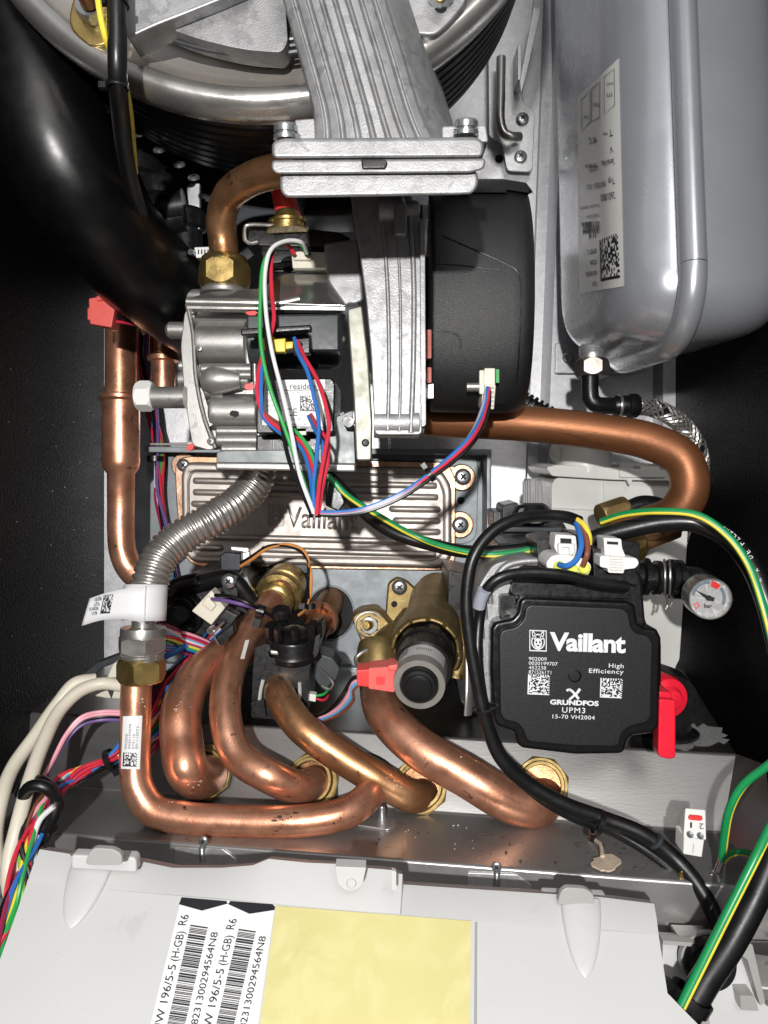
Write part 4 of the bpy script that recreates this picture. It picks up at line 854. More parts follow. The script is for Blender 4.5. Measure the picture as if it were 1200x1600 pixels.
# ---------------- siphon
si = thing('siphon', 'pale plastic condensate siphon with an angled inlet and a lidded tank', 'siphon')
mb = MB(); ps = rnd([(862, 745), (1075, 745), (1075, 830), (1062, 1030), (1000, 1150), (880, 1000), (862, 860)], [18, 6, 4, 4, 4, 20, 10]); mb.slab(ps, .520, .06); part('tank', mb, SIPHON, si, bevel=.006, seg=4)
mb = MB(); mb.slab(rnd([(853, 730), (870, 726), (1052, 735), (1072, 740), (1072, 752), (960, 750), (862, 744)], 5), .512, .07); part('lid_flange', mb, SIPHON, si, bevel=.0015)
mb = MB(); mb.slab([(943, 752), (946, 752), (946, 860), (943, 860)], .5185, .003); mb.slab([(862, 792), (942, 796), (942, 798), (862, 794)], .5185, .003); mb.slab([(980, 750), (988, 750), (984, 758)], .511, .004); part('moulding_line', mb, SIPHON, si)
mb = MB(); mb.tube([P(880, 700, .545), P(898, 712, .535), P(912, 728, .53), P(915, 742, .53)], S(32, .53), 28, 8, lambda t: .85 + .25 * t); mb.lathe(P(914, 740, .53), (0, 0, 1), [(S(40, .53), 0), (S(40, .53), S(40, .53)), (S(30, .53), S(48, .53))], 36); part('inlet', mb, SIPHON, si)
mb = MB(); mb.slab(rnd([(970, 722), (1050, 726), (1062, 745), (965, 742)], 6), .53, .03); mb.slab(rnd([(968, 734), (1040, 736), (1040, 746), (968, 746)], 4), .510, .02); mb.slab(rnd([(1000, 728), (1030, 729), (1034, 734), (1000, 734)], 3), .515, .02); part('cap', mb, SIPHON, si, bevel=.0015)
mb = MB(); mb.slab([(930, 600 + 340), (1062, 940), (1050, 1060), (1000, 1150), (940, 1100)], .535, .03)
# ---------------- air vent knob + black body
av = thing('air_vent', 'grey fluted vent knob on a black moulded body by the siphon', 'air vent')
q = S(14, .50); mb = MB(); seg = 48; V = []; 
prof = [(q * .92, 0), (q, .001), (q, S(36, .5)), (q * .9, S(40, .5)), (0, S(40, .5))]
mb.lathe(P(832, 788, .50), (0, 0, 1), prof, 48)
for k in range(20):
    a = 2 * math.pi * k / 20; mb.tube([P(832, 788, .50) + Vector((math.cos(a) * q, math.sin(a) * q, .001)), P(832, 788, .50) + Vector((math.cos(a) * q, math.sin(a) * q, S(36, .5)))], .0006, 6, 1)
part('knob', mb, GREY_K, av)
mb = MB(); mb.lathe(P(832, 812, .50), (0, 0, 1), [(S(34, .5), 0), (S(34, .5), S(10, .5)), (S(24, .5), S(22, .5)), (S(16, .5), S(26, .5))], 32); mb.slab(rnd([(785, 790), (810, 784), (812, 810), (880, 815), (890, 835), (785, 838)], 6), .51, .03); part('body', mb, BLACK, av, bevel=.0015)
mb = MB(); mb.slab([(770, 800), (786, 798), (786, 830), (772, 828)], .52, .03); mb.slab([(770, 822), (880, 824), (880, 832), (770, 832)], .50, .02); part('bracket', mb, GREYB, av, bevel=.0008)
mb = MB(); mb.lathe(P(832, 806, .488), (0, -.6, 1), [(S(22, .5), 0), (S(22, .5), .002), (S(15, .5), .003), (S(15, .5), .001), (0, .001)], 24); part('dusty_ring', mb, GREY_K, av)

# ---------------- pump
pu = thing('pump', 'square black circulation pump with white printing on its notched cover', 'pump')
YP = .362
outer = [(819, 933), (983, 940), (994, 947), (997, 972), (1006, 981), (1027, 983), (1034, 997), (1031, 1134), (1021, 1146), (990, 1150), (981, 1158), (977, 1174), (970, 1179), (900, 1180), (817, 1170), (807, 1163), (804, 1148), (798, 1142), (777, 1136), (770, 1124), (766, 1050), (767, 982), (774, 972), (800, 967), (808, 958), (812, 938)]
mb = MB(); mb.slab(rnd(outer, 4), YP, .030, (700, 800)); part('housing', mb, PUMPE, pu, bevel=.0022, seg=4)
cxp, cyp = 900, 1058
inner = rnd([(828, 944), (972, 950), (983, 956), (987, 980), (996, 990), (1014, 993), (1021, 1004), (1018, 1122), (1011, 1130), (985, 1136), (972, 1146), (968, 1164), (960, 1168), (898, 1167), (824, 1160), (816, 1140), (808, 1131), (786, 1126), (781, 1114), (779, 995), (784, 984), (806, 980), (818, 968), (821, 950)], 6)
mb = MB(); mb.slab(inner, YP - .0016, .004, (700, 800)); part('cover_plate', mb, PUMPF, pu, bevel=.0011, seg=3)
fp = flat(YP - .00165); D = (1, .035); 
def pt(s_, x0, y0, x1, hh, b=0, sp=1.0, m=INKW): text('print', s_, (x0, y0), (x1, y0 + (x1 - x0) * .035), hh, fp, m, cvp, .0003, bold=b, space=sp)
cvp = ROOTS and [c_ for c_ in pu.children if c_.name.startswith('cover_plate')][0]
pt('Vaillant', 858, 1015, 977, 27, .035, .93)
hare(fp, 827, 984, 27, 33, INKW, PUMPF, cvp, .0003, D, (-.035 * 0, 1))
for k, (s_, w_) in enumerate((('902009', 28), ('0020199707', 45), ('452238', 27), ('8715261T1', 35))): pt(s_, 826, 1031.5 + k * 6.9, 826 + w_, 5.4)
pt('High', 951, 1043, 974, 6.8, .006, 1.1); pt('Efficiency', 920, 1051, 974, 6.8, .006, 1.1)
pt('GRUNDFOS', 859, 1100, 935, 7.2, .045); pt('UPM3', 878, 1113, 914, 8.5, .004, 1.15); pt('15-70 VH2004', 863, 1122, 929, 6.2, .006, 1.1)
matrix_code([(825, 1053), (859, 1054.5), (858, 1086), (824, 1084.5)], fp, INKW, cvp, 18, .0003, 21)
matrix_code([(938, 1059), (973, 1060.5), (971, 1091), (937, 1089.5)], fp, INKW, cvp, 18, .0003, 22)
def stroke(pts, w0, w1, f, m, parent, h):
    polys = []
    for i in range(len(pts) - 1):
        a, b = Vector((*pts[i], 0)), Vector((*pts[i + 1], 0)); n_ = Vector((-(b - a).y, (b - a).x, 0)).normalized(); t0 = i / (len(pts) - 1); t1 = (i + 1) / (len(pts) - 1)
        wa = w0 + (w1 - w0) * t0; wb = w0 + (w1 - w0) * t1
        polys.append([(a + n_ * wa)[:2], (b + n_ * wb)[:2], (b - n_ * wb)[:2], (a - n_ * wa)[:2]])
    return marks('mark', polys, f, m, parent, h)
stroke([(885, 1079), (889, 1077), (893, 1079), (898, 1084), (904, 1092)], 1.8, 2, fp, INKW, cvp, .0003)
stroke([(906, 1076), (901, 1083), (895, 1088), (889, 1093)], 2.2, 1.6, fp, INKW, cvp, .0004)
mb = MB(); q = S(10, YP); mb.lathe(P(898, 1056, YP - .0018), (0, -1, 0), [(q, -.001), (q, .0004), (q * .88, .0006), (q * .82, -.0003), (0, -.0003)], 32); part('shaft_plug', mb, PUMPE, cvp)
mb = MB(); q = S(8.2, YP); mb.lathe(P(898, 1056, YP - .0021), (0, -1, 0), [(q, .0), (0, .0001)], 28); part('shaft_hole', mb, DARK, cvp)
mb = MB(); mb.slab(rnd([(812, 884), (990, 884), (1004, 900), (1010, 975), (1035, 1000), (1035, 1130), (790, 1120), (786, 960), (800, 910)], 10), .379, .03); part('terminal_box', mb, BLACK, pu, bevel=.002)
mb = MB(); mb.slab(rnd([(800, 910), (985, 916), (985, 936), (800, 930)], 4), .375, .02); mb.slab(rnd([(782, 932), (806, 930), (808, 958), (782, 966)], 4), .374, .02); part('step', mb, BLACK, pu, bevel=.0015)
mb = MB(); mb.slab(rnd([(745, 920), (770, 880), (830, 868), (860, 880), (850, 920), (780, 960), (772, 1110), (752, 1080), (742, 1000)], 14), .381, .05); part('motor_body', mb, CAST, pu, bevel=.004, seg=3)
mb = MB()
for k, (a, b) in enumerate(((765, 925), (757, 950), (752, 980), (750, 1010), (751, 1040))): mb.tube([P(a, b - 8, .3805), P(a + 2, b + 18, .3805)], .0014, 8)
mb.tube([P(776, 900, .381), P(790, 885, .381), P(812, 878, .381), P(850, 876, .381)], .002, 10); part('cooling_rib', mb, CAST, pu)
mb = MB(); mb.slab(rnd([(775, 850), (870, 845), (880, 870), (860, 900), (780, 880)], 8), .43, .04); mb.slab(rnd([(700, 890), (745, 900), (742, 1080), (760, 1120), (720, 1100), (700, 1000)], 8), .47, .05); part('volute', mb, BLACK, pu, bevel=.003)
mb = MB(); mb.tube([P(733, 1030, .40), P(733, 1080, .395), P(731, 1117, .395)], S(9, .39), 16, 6, flat_=.5); part('steel_strap', mb, STEEL, pu)
# pump connectors
c1 = thing('mains_plug', 'white rounded plug with yellow seals and a brown and a blue core', 'connector')
mb = MB(); mb.slab(rnd([(853, 880), (862, 868), (885, 866), (915, 874), (925, 884), (920, 900), (868, 896), (856, 890)], 8), .358, .020); mb.slab(rnd([(868, 835), (900, 837), (902, 862), (906, 872), (874, 870), (866, 855)], 3), .362, .012); part('housing', mb, WHITE, c1, bevel=.0012, seg=3)
mb = MB(); f = flat(.3615); mb.slab([(876, 841), (893, 842), (893, 850), (876, 849)], .3612, .001); part('latch_gap', mb, DARK, c1)
mb = MB(); mb.slab([(872, 849), (899, 850), (899, 866), (890, 868), (890, 856), (880, 856), (880, 868), (873, 866)], .3595, .004); part('latch', mb, WHITE, c1, bevel=.0007)
for x, y in ((873, 885), (893, 890), (912, 888)):
    mb = MB(); q = S(9, .357); mb.lathe(P(x, y, .3582), (0, -1, 0), [(q, 0), (q, .002), (q * .7, .0028), (0, .0028)], 24); part('seal', mb, mat('lime_yellow_seal', (.72, .74, .10), 0, .4) if 'lime_yellow_seal' not in bpy.data.materials else bpy.data.materials['lime_yellow_seal'], c1)
c2_ = thing('signal_plug', 'white ribbed plug clipped on the pump beside the gauge tube', 'connector')
mb = MB(); mb.slab(rnd([(938, 868), (995, 872), (999, 880), (993, 888), (975, 890), (975, 896), (950, 895), (950, 888), (937, 886)], 4), .358, .012); mb.slab(rnd([(943, 840), (971, 842), (972, 856), (978, 870), (945, 868), (944, 852)], 3), .362, .012); part('housing', mb, WHITE, c2_, bevel=.001, seg=3)
mb = MB()
for k in range(6): mb.tube([P(953, 868 + k * 4.3, .3572), P(974, 869 + k * 4.3, .3572)], .0005, 6)
part('grip_rib', mb, WHITE, c2_)
mb = MB(); mb.slab([(949, 846), (966, 847), (966, 851), (949, 850)], .3612, .001); part('latch_gap', mb, DARK, c2_)
mb = MB(); mb.slab(rnd([(838, 845), (870, 838), (872, 900), (842, 892)], 4), .378, .03); mb.slab(rnd([(926, 856), (990, 868), (998, 915), (928, 905)], 4), .368, .03); mb.slab([(900, 835), (1000, 848), (1000, 900), (850, 890)], .395, .03); part('plug_socket', mb, BLACK, pu, bevel=.0015)
# lever
lv = thing('isolation_valve', 'bright red lever valve beside the pump', 'valve')
mb = MB(); mb.lathe(P(1040, 1088, .395), (.15, -1, 0), [(S(34, .39), -.01), (S(34, .39), 0), (S(30, .39), .004), (S(20, .39), .005), (S(14, .39), .008), (0, .009)], 40); part('dial', mb, RED_L, lv)
mb = MB(); mb.slab(rnd([(1030, 1092), (1056, 1094), (1056, 1184), (1048, 1187), (1030, 1183), (1028, 1176)], 4), .360, .014, (800, 900)); mb.slab(rnd([(1028, 1080), (1050, 1082), (1052, 1100), (1028, 1100)], 5), .368, .014); part('lever', mb, RED_L, lv, bevel=.0012, seg=3)
mb = MB(); mb.lathe(P(1035, 1090, .42), (.1, -1, 0), [(S(50, .4), -.02), (S(52, .4), 0), (S(44, .4), .012)], 40); mb.lathe(P(1030, 1150, .44), (0, 0, 1), [(S(60, .43), 0), (S(60, .43), S(10, .43)), (S(48, .43), S(16, .43)), (S(48, .43), S(50, .43))], 36); part('valve_body', mb, BLACK, lv)
# gauge
ga = thing('pressure_gauge', 'round white dial gauge with red and grey sectors on a black elbow', 'gauge')
gd = Vector((-.10, -1, -.10)).normalized(); gc = P(1107, 934, .405)
mb = MB().tube([P(985, 898, .45), P(1030, 904, .45), P(1060, 907, .45), P(1090, 912, .445), P(1105, 925, .43), gc - gd * .004], S(24, .44), 28, 8, lambda t: .9 + .25 * t); part('elbow', mb, BLACK, ga)
mb = MB()
for x, r in ((1000, 30), (1020, 27), (1042, 31), (1052, 31)): mb.lathe(P(x, 904 - (1040 - x) * .08, .45), (1, 0, -.07), [(S(r - 6, .45), 0), (S(r, .45), .001), (S(r, .45), .004), (S(r - 6, .45), .005)], 32)
part('hose_collar', mb, BLACK, ga)
mb = MB(); q = S(28.5, .45)
for x in (1038, 1046): mb.tube([P(x + 3 * math.cos(t) * .4, 903 + 28.5 * math.sin(t), .45 - math.cos(t) * q) for t in [k * math.pi / 10 for k in range(-10, 11)]], .0007, 6, raw=True)
mb.tube([P(1042, 930, .445), P(1043, 945, .44), P(1040, 952, .44)], .0007, 6); mb.tube([P(1048, 930, .445), P(1050, 940, .44), P(1047, 948, .44)], .0007, 6); part('spring_clip', mb, STEEL, ga)
q = S(33, .405); mb = MB(); mb.lathe(gc, gd, [(q * .8, -.012), (q, -.010), (q * 1.0, .002), (q * .98, .0035), (q * .93, .0035), (q * .91, .001), (q * .91, -.002)], 64); part('bezel', mb, STEEL, ga)
mb = MB(); mb.lathe(gc, gd, [(q * .91, .0002), (0, .0002)], 48); part('dial', mb, PAPER, ga); dl = ga.children[-1] if False else None
gp = Plane(gc + gd * .0004, gd)
def sec(a0, a1, r0, r1, n=14): # dial sector, degrees clockwise from top
    p = [(1107 + r * math.sin(R(a)), 934 - r * math.cos(R(a))) for r, rng in ((r1, range(n + 1)), (r0, range(n, -1, -1))) for k in rng for a in (a0 + (a1 - a0) * k / n,)]
    return p
def arcq(a0, a1, r0, r1, n=14):
    o = []
    for k in range(n):
        A = a0 + (a1 - a0) * k / n; B = a0 + (a1 - a0) * (k + 1) / n
        o.append([(1107 + r * math.sin(R(a)), 934 - r * math.cos(R(a))) for r, a in ((r1, A), (r1, B), (r0, B), (r0, A))])
    return o
SLATE = mat('slate_print', (.17, .22, .27), 0, .5)
marks('grey_sector', arcq(-80, 5, 22, 27) + arcq(50, 115, 22, 27), gp, SLATE, ga, .0003)
marks('red_sector', arcq(10, 45, 18, 27), gp, RED, ga, .0003)
marks('red_mark', ring([(1084, 944), (1090, 940), (1093, 947), (1087, 952)], [(1085.5, 945), (1089.5, 942), (1091.5, 946.5), (1087, 950)]), gp, RED, ga, .0003)
text('print', 'bar', (1100, 949), (1112, 950), 6.5, gp, INK, ga, .0003, bold=.02)
mb = MB(); nd = [gp(x, y, .0012) for x, y in ((1086, 921), (1107, 931), (1116, 933), (1114, 939), (1105, 937))]; mb.prism(nd, -gd * .0004); mb.lathe(gp(1107, 934, .0008), gd, [(.0016, 0), (.0012, .001), (0, .001)], 16); part('needle', mb, INK, ga)

# ---------------- clips on the brown copper pipe
cl = thing('clip_nut', 'brass faceted sleeves gripping the end of the brown copper pipe', 'fitting')
mb = MB(); ax = (P(1003, 830, .44) - P(965, 880, .42)).normalized()
hexnut(P(963, 858, .425), P(1000, 838, .43) - P(963, 858, .425), S(34, .43), S(36, .43), BRASS, cl, 'faceted_sleeve', phase=.2, n=8)
hexnut(P(938, 806, .455), P(985, 790, .46) - P(938, 806, .455), S(20, .45), S(46, .45), BRASS_D, cl, 'faceted_sleeve', phase=.2, n=8)
mb = MB(); mb.tube([P(930, 860, .46), P(1000, 838, .445), P(1052, 818, .445)], S(24, .45), 24); part('pipe_end', mb, COPPER_O, cl)
mb = MB(); mb.tube([P(985, 795, .48), P(1005, 788, .48), P(1030, 792, .48), P(1045, 800, .48)], .006, 12); part('rubber_seal', mb, BLACK, cl)

# ---------------- brass diverter valve
dv = thing('diverter_valve', 'cast brass diverter valve with a steel ringed black actuator facing down', 'valve')
mb = MB(); mb.slab(rnd([(606, 912), (620, 902), (636, 908), (660, 930), (690, 928), (700, 905), (716, 900), (730, 915), (728, 1000), (700, 1010), (600, 990)], 6), .545, .008); part('flange', mb, BRASS_D, dv, bevel=.0015)
a0, a1 = P(682, 935, .53), P(655, 1070, .385); ax = a1 - a0; Lx = ax.length
mb = MB(); mb.lathe(a0, ax, [(S(36, .53), -.01), (S(40, .53), .005), (S(41, .5), Lx * .3), (S(46, .48), Lx * .42), (S(48, .46), Lx * .5)], 48); part('body', mb, BRASS_D, dv)
mb = MB(); mb.tube([P(640, 960, .49), P(622, 985, .48), P(612, 1010, .47)], .006, 12); mb.tube([P(715, 960, .48), P(722, 1000, .465), P(712, 1060, .46)], .006, 12); mb.tube([P(598, 1015, .50), P(610, 1000, .49), P(630, 990, .48)], .010, 16); part('cast_arm', mb, BRASS_D, dv)
mb = MB(); h0, h1 = Lx * .50, Lx * .66; r0 = S(51, .45); V = []; seg = 60; axn = ax.normalized()
prof = [(r0 * .85, h0 - .004), (r0, h0), (r0 * 1.03, h0 + .006), (r0 * 1.04, h1), (r0 * .98, h1 + .002), (r0 * .90, h1 + .002), (r0 * .88, h0 + .004)]
u = Vector((1, 0, 0)); u = (u - axn * u.dot(axn)).normalized(); w_ = axn.cross(u); n = len(prof)
for k in range(seg):
    th = 2 * math.pi * k / seg; lobe = .035 * (1 if (k // 5) % 2 else -.3)
    for r_, h_ in prof:
        hh = h_ + (0.004 * (1 if (k // 5) % 2 else 0) if h_ >= h1 else 0); V.append(a0 + axn * hh + (u * math.cos(th) + w_ * math.sin(th)) * r_ * (1 + lobe))
mb.add(V, [(k * n + i, ((k + 1) % seg) * n + i, ((k + 1) % seg) * n + i + 1, k * n + i + 1) for k in range(seg) for i in range(n - 1)]); part('castellated_nut', mb, BRASS_D, dv, bevel=.0006)
mb = MB(); mb.lathe(a0, ax, [(r0 * .86, Lx * .55), (r0 * .86, Lx * .74), (r0 * .80, Lx * .75), (r0 * .80, Lx * .86)], 48); part('black_sleeve', mb, BLACK, dv)
rA = S(42, .385); mb = MB(); mb.lathe(a0, ax, [(rA * .98, Lx * .82), (rA, Lx * .83), (rA, Lx * .97), (rA * .96, Lx), (rA * .74, Lx), (rA * .72, Lx * .985), (0, Lx * .985)], 64); part('steel_can', mb, mat('satin_nickel', (.40, .38, .35), .6, .38, .06, 80), dv); can = MB(); can.lathe(a0, ax, [(rA, Lx * .82), (rA, Lx * .97)], 64)
mb = MB(); mb.lathe(a0, ax, [(rA * .71, Lx * .984), (rA * .70, Lx * 1.01), (rA * .62, Lx * 1.02), (rA * .5, Lx * 1.022), (rA * .48, Lx * 1.028), (rA * .40, Lx * 1.03), (0, Lx * 1.03)], 48); part('rubber_cap', mb, RUBBER, dv)
upv = Vector((0, 0, 1)); upv = (upv - axn * upv.dot(axn)).normalized(); sdv = axn.cross(upv); lm_ = MB(); V = []
for hh in (.845, .955):
    for k in range(21): th = R(-62 + 124 * k / 20); V.append(a0 + axn * Lx * hh + (upv * math.cos(th) + sdv * math.sin(th)) * rA * 1.012)
lm_.add(V, [(k, k + 1, k + 22, k + 21) for k in range(20)]); lb = part('can_label', lm_, PAPER_G, dv)
lk = MB(); V = []
for i, th0 in enumerate((-48, -45, -40, -36, -33, -10, -5, 0, 5, 10, 15, 20)):
    for hh in (.87, .93) if i < 5 else (.89, .91):
        for d_ in (0, 2): th = R(-th0 - d_); V.append(a0 + axn * Lx * hh + (upv * math.cos(th) + sdv * math.sin(th)) * rA * 1.02)
lk.add(V, [(4 * i, 4 * i + 1, 4 * i + 3, 4 * i + 2) for i in range(12)]); part('print', lk, INKG, lb)
for x, y in ((624, 917), (713, 917)): screw(x, y, .543, 12, dv, hgt=.6)
mb = MB(); f = flat(.5445); mb.add([f(x, y) for x, y in circ(616, 944, 5, 18)], [tuple(range(18))]); part('hole', mb, DARK, dv)
mb = MB(); mb.slab(rnd([(548, 966), (562, 955), (590, 952), (618, 985), (600, 1012), (568, 1012)], 8), .50, .02); part('lug', mb, BRASS_D, dv, bevel=.0015)
hexnut(P(577, 976, .50), (0, -1, 0), S(15, .5), .004, SCREW, dv); mb = MB(); mb.lathe(P(577, 976, .498), (-.2, -1, .1), [(S(8, .5), 0), (S(8, .5), .008), (S(6, .5), .011), (0, .011)], 20); part('stud', mb, BRASS, dv)
mb = MB(); mb.tube([P(577 + 22 * math.cos(t), 976 + 20 * math.sin(t), .4985) for t in [k * math.pi / 10 for k in range(4, 19)]], .0007, 6, raw=True); part('circlip', mb, STEEL, dv)
mb = MB(); mb.tube([P(606, 1008, .47), P(590, 1010, .465), P(562, 1022, .46), (P(556, 1030, .46)), P(558, 1038, .462)], .0014, 10); part('spring_clip', mb, STEEL, dv)
mb = MB(); mb.lathe(P(592, 1040, .468), (.05, -.5, -1), [(S(30, .46), -.016), (S(34, .46), -.010), (S(34, .46), 0), (S(32, .46), .003)], 40); mb.slab(rnd([(556, 1022), (600, 1008), (622, 1020), (620, 1060), (560, 1066)], 6), .475, .02); part('outlet', mb, BRASS_D, dv, bevel=.001)
rc = thing('coral_plug', 'coral red plug clipped into the steel ringed actuator', 'connector')
mb = MB(); mb.slab(rnd([(576, 1044), (608, 1042), (608, 1040), (622, 1040), (616, 1082), (590, 1078), (576, 1076)], 2), .396, .014); part('housing', mb, RED_C, rc, bevel=.0008)
mb = MB(); mb.slab(rnd([(557, 1047), (578, 1046), (578, 1074), (558, 1072)], 2), .397, .013); part('rear_block', mb, RED, rc, bevel=.0008, label='brighter red rear block')
mb = MB(); mb.slab(rect(588, 1058, 601, 1070, 1), .3955, .002); part('latch_window', mb, RED, rc); mb = MB(); mb.slab([(606, 1040), (622, 1038), (621, 1048), (608, 1049)], .393, .004); part('latch', mb, RED_C, rc, bevel=.0005)
tube_tag = MB().tube([P(566, 1072, .396), P(568, 1086, .396), P(574, 1100, .398)], .0006, 6)
vwr = thing('actuator_leads', 'black, pink, blue and brown leads curving from the coral plug to the black sensor', 'wires')
for c_, dx, dy in (('black', -6, -8), ('pink', 0, 0), ('sky', 3, 4), ('brown', 8, 12)):
    wire([(562, 1062 + dy * .5, .402), (552, 1068 + dy, .405), (545 + dx, 1085 + dy * .6, .41), (530 + dx, 1105 + dy * .5, .42), (505, 1120 + dy * .5, .43), (475, 1128 + dy * .4, .44), (450, 1124, .46)], 3.4 if c_ != 'brown' else 2.4, WM[c_], vwr)

# ---------------- corrugated gas hose with union
gh = thing('corrugated_hose', 'corrugated stainless steel hose sweeping from the gas valve to the white tag', 'hose')
hp, hl = resample(catmull([P(408, 720, .455), P(402, 748, .452), P(380, 778, .445), P(330, 812, .432), P(285, 838, .425), (P(252, 868, .417)), P(236, 905, .410), P(229, 940, .407), P(226, 962, .407)], 14), .0007)
mb = MB().tube(hp, S(26.5, .425), 32, raw=True, rf=lambda t: 1 + .085 * math.sin(t * hl / .0034 * 2 * math.pi) + .02 * math.sin(t * hl / .0021 * 2 * math.pi)); part('bellows', mb, HOSE, gh, ang=180)
mb = MB(); mb.lathe(P(225, 946, .405), (-.02, 0, -1), [(S(18, .405), 0), (S(18, .405), S(32, .405)), (S(34, .405), S(34, .405)), (S(35, .405), S(38, .405)), (S(35, .405), S(48, .405)), (S(30, .405), S(52, .405))], 40); part('collar', mb, STEEL, gh)
tg = thing('hose_tag', 'white foil tag wrapped round the corrugated hose like a flag', 'tag')
mb = MB(); V = []; q = S(33, .405); ca = P(228, 914, .404); axd = (P(225, 970, .402) - ca)
n_ = 30
for j in range(5):
    c = ca + axd * (j / 4)
    for k in range(n_ + 1):
        a = R(-15 + 260 * k / n_); V.append(c + Vector((math.cos(a) * q, -math.sin(a) * q * 1.0, 0)) + Vector((0, 0, .0015 * math.sin(a))))
mb.add(V, [(j * (n_ + 1) + k, j * (n_ + 1) + k + 1, (j + 1) * (n_ + 1) + k + 1, (j + 1) * (n_ + 1) + k) for j in range(4) for k in range(n_)])
o = part('wrap', mb, TAG, tg); sd = o.modifiers.new('s', 'SOLIDIFY'); sd.thickness = .0003
mb = MB(); V = []; fl = [(228, 915, .3915), (200, 919, .391), (170, 925, .392), (140, 935, .394)]; fb = [(226, 974, .3905), (196, 968, .390), (160, 969, .391), (127, 978, .394)]
t_ = catmull([P(*p) for p in fl], 8); b_ = catmull([P(*p) for p in fb], 8); n_ = len(t_)
V = [p for r_ in ([t_[i].lerp(b_[i], j / 4) for i in range(n_)] for j in range(5)) for p in r_]
mb.add(V, [(j * n_ + i, j * n_ + i + 1, (j + 1) * n_ + i + 1, (j + 1) * n_ + i) for j in range(4) for i in range(n_ - 1)]); fT = OnMesh(mb, .38); o = part('flag', mb, TAG, tg); sd = o.modifiers.new('s', 'SOLIDIFY'); sd.thickness = .0003; sd.offset = 1
matrix_code([(163, 930), (178, 928), (172, 958), (157, 959)], fT, INK, tg, 12, .0004, 15)
for x, y, w_, s_ in ((159, 937, 11, '8J207'), (156, 945, 9, '5J7'), (154, 952, 14, '0020133'), (152, 959, 8, '821')): text('print', s_, (x, y - 4), (x - w_, y - 2.5), 5, fT, INK, tg, .0005)
nt_ = thing('union_coupling', 'stainless hexagon and brass nut joining the corrugated hose to the gas pipe', 'coupling')
hexnut(P(222, 992, .405), (-.01, 0, -1), S(38, .405), S(28, .405), STEEL, nt_, 'steel_hexagon', phase=.08)
mb = MB(); q = S(32, .405); mb.lathe(P(222, 1018, .405), (0, 0, -1), [(q, 0), (q * 1.04, .0008), (q, .0016), (q * 1.04, .0024), (q, .0032), (q * 1.04, .004), (q, .005)], 40); part('thread', mb, STEEL, nt_)
hexnut(P(221, 1027, .405), (0, 0, -1), S(38, .405), S(38, .405), BRASS, nt_, 'brass_hexagon', phase=.5)
mb = MB(); mb.lathe(P(219, 1060, .405), (0, 0, -1), [(S(30, .405), 0), (S(29, .405), S(6, .405)), (S(24, .405), S(8, .405))], 36); part('lip', mb, BRASS, nt_)

# ---------------- brass union of slim pipe
bu = thing('brass_union', 'ridged golden brass union at the head of the slim copper pipe', 'union')
a0 = P(426, 944, .505); ax = P(447, 910, .550) - a0
mb = MB(); q = S(29, .53); L_ = ax.length; mb.lathe(a0, ax, [(S(23, .5), .001), (S(26, .51), .0015), (q * .98, L_ * .06), (q * 1.0, L_ * .20), (q * .93, L_ * .23), (q * .93, L_ * .30), (q * 1.22, L_ * .32), (q * 1.25, L_ * .36), (q * 1.25, L_ * .48), (q * 1.12, L_ * .50), (q * 1.12, L_ * .54), (q * 1.25, L_ * .56), (q * 1.25, L_ * .66), (q * 1.14, L_ * .68), (q * 1.14, L_ * 1.0)], 48); part('body', mb, BRASS, bu)
mb = MB(); mb.slab([(412, 888), (440, 880), (480, 880), (482, 896), (450, 905), (418, 900)], .562, .012); part('seal', mb, BLACK, bu, bevel=.001)

# ---------------- black hydraulic block on the left
hb = thing('hydraulic_block', 'glossy black moulded hydraulic block with a cross head screw below the exchanger', 'hydraulic block')
mb = MB(); mb.slab(rnd([(290, 900), (330, 895), (345, 898), (380, 905), (395, 935), (400, 965), (330, 1010), (290, 985), (262, 940)], 14), .50, .06); mb.slab(rnd([(345, 898), (372, 898), (372, 935), (346, 935)], 5), .490, .02)
mb.lathe(P(283, 958, .50), (-.1, -1, -.1), [(S(38, .5), -.02), (S(38, .5), .001), (S(32, .5), .004), (S(30, .5), .0), (S(20, .5), .0), (S(20, .5), .009), (S(16, .5), .011), (0, .011)], 40)
mb.tube([P(300, 915, .50), P(360, 905, .495), P(400, 950, .50)], .006, 12); mb.tube([P(262, 930, .49), P(275, 915, .49), P(310, 905, .49)], .005, 10)
part('moulding', mb, BLACK, hb, bevel=.002)
mb = MB(); mb.lathe(P(283, 960, .488), (-.1, -1, -.1), [(S(13, .49), -.001), (S(12, .49), .001), (0, .001)], 28); part('plug_face', mb, GREYB, hb)
screw(358, 908, .487, 12, hb, hgt=.6)
mb = MB(); mb.slab(rnd([(376, 905), (386, 900), (404, 960), (396, 968)], 3), .495, .004); part('mount_tab', mb, PLATE, hb)
ns = thing('temperature_sensor', 'navy square sensor head with a clear clip and orange and black leads', 'sensor')
mb = MB(); mb.slab(rnd([(343, 868), (352, 862), (376, 865), (376, 892), (344, 892)], 3), .470, .012); part('head', mb, NAVY, ns, bevel=.0012)
mb = MB(); mb.slab([(376, 864), (390, 862), (390, 884), (376, 884)], .478, .004); mb.slab([(360, 854), (388, 856), (390, 868), (362, 864)], .485, .003); part('clip', mb, ZINC, ns, bevel=.0005)
for c_, d in (('orange', 0), ('black', 5)):
    wire([(374, 886 - d, .472), (395, 873 - d, .462), (420, 856 - d * .5, .455), (450, 851 + d * .4, .452), (474, 860 + d, .452), (484, 885, .452), (486 - d, 915, .452), (484, 935, .455), (478, 952, .46), (466, 962, .46)], 2.6, WM[c_], ns)
tie(485, 947, .455, 8, (0, 1), ns, w=4)
ws = thing('clip_on_sensor', 'white plug on a clip-on pipe sensor with violet and black leads', 'sensor')
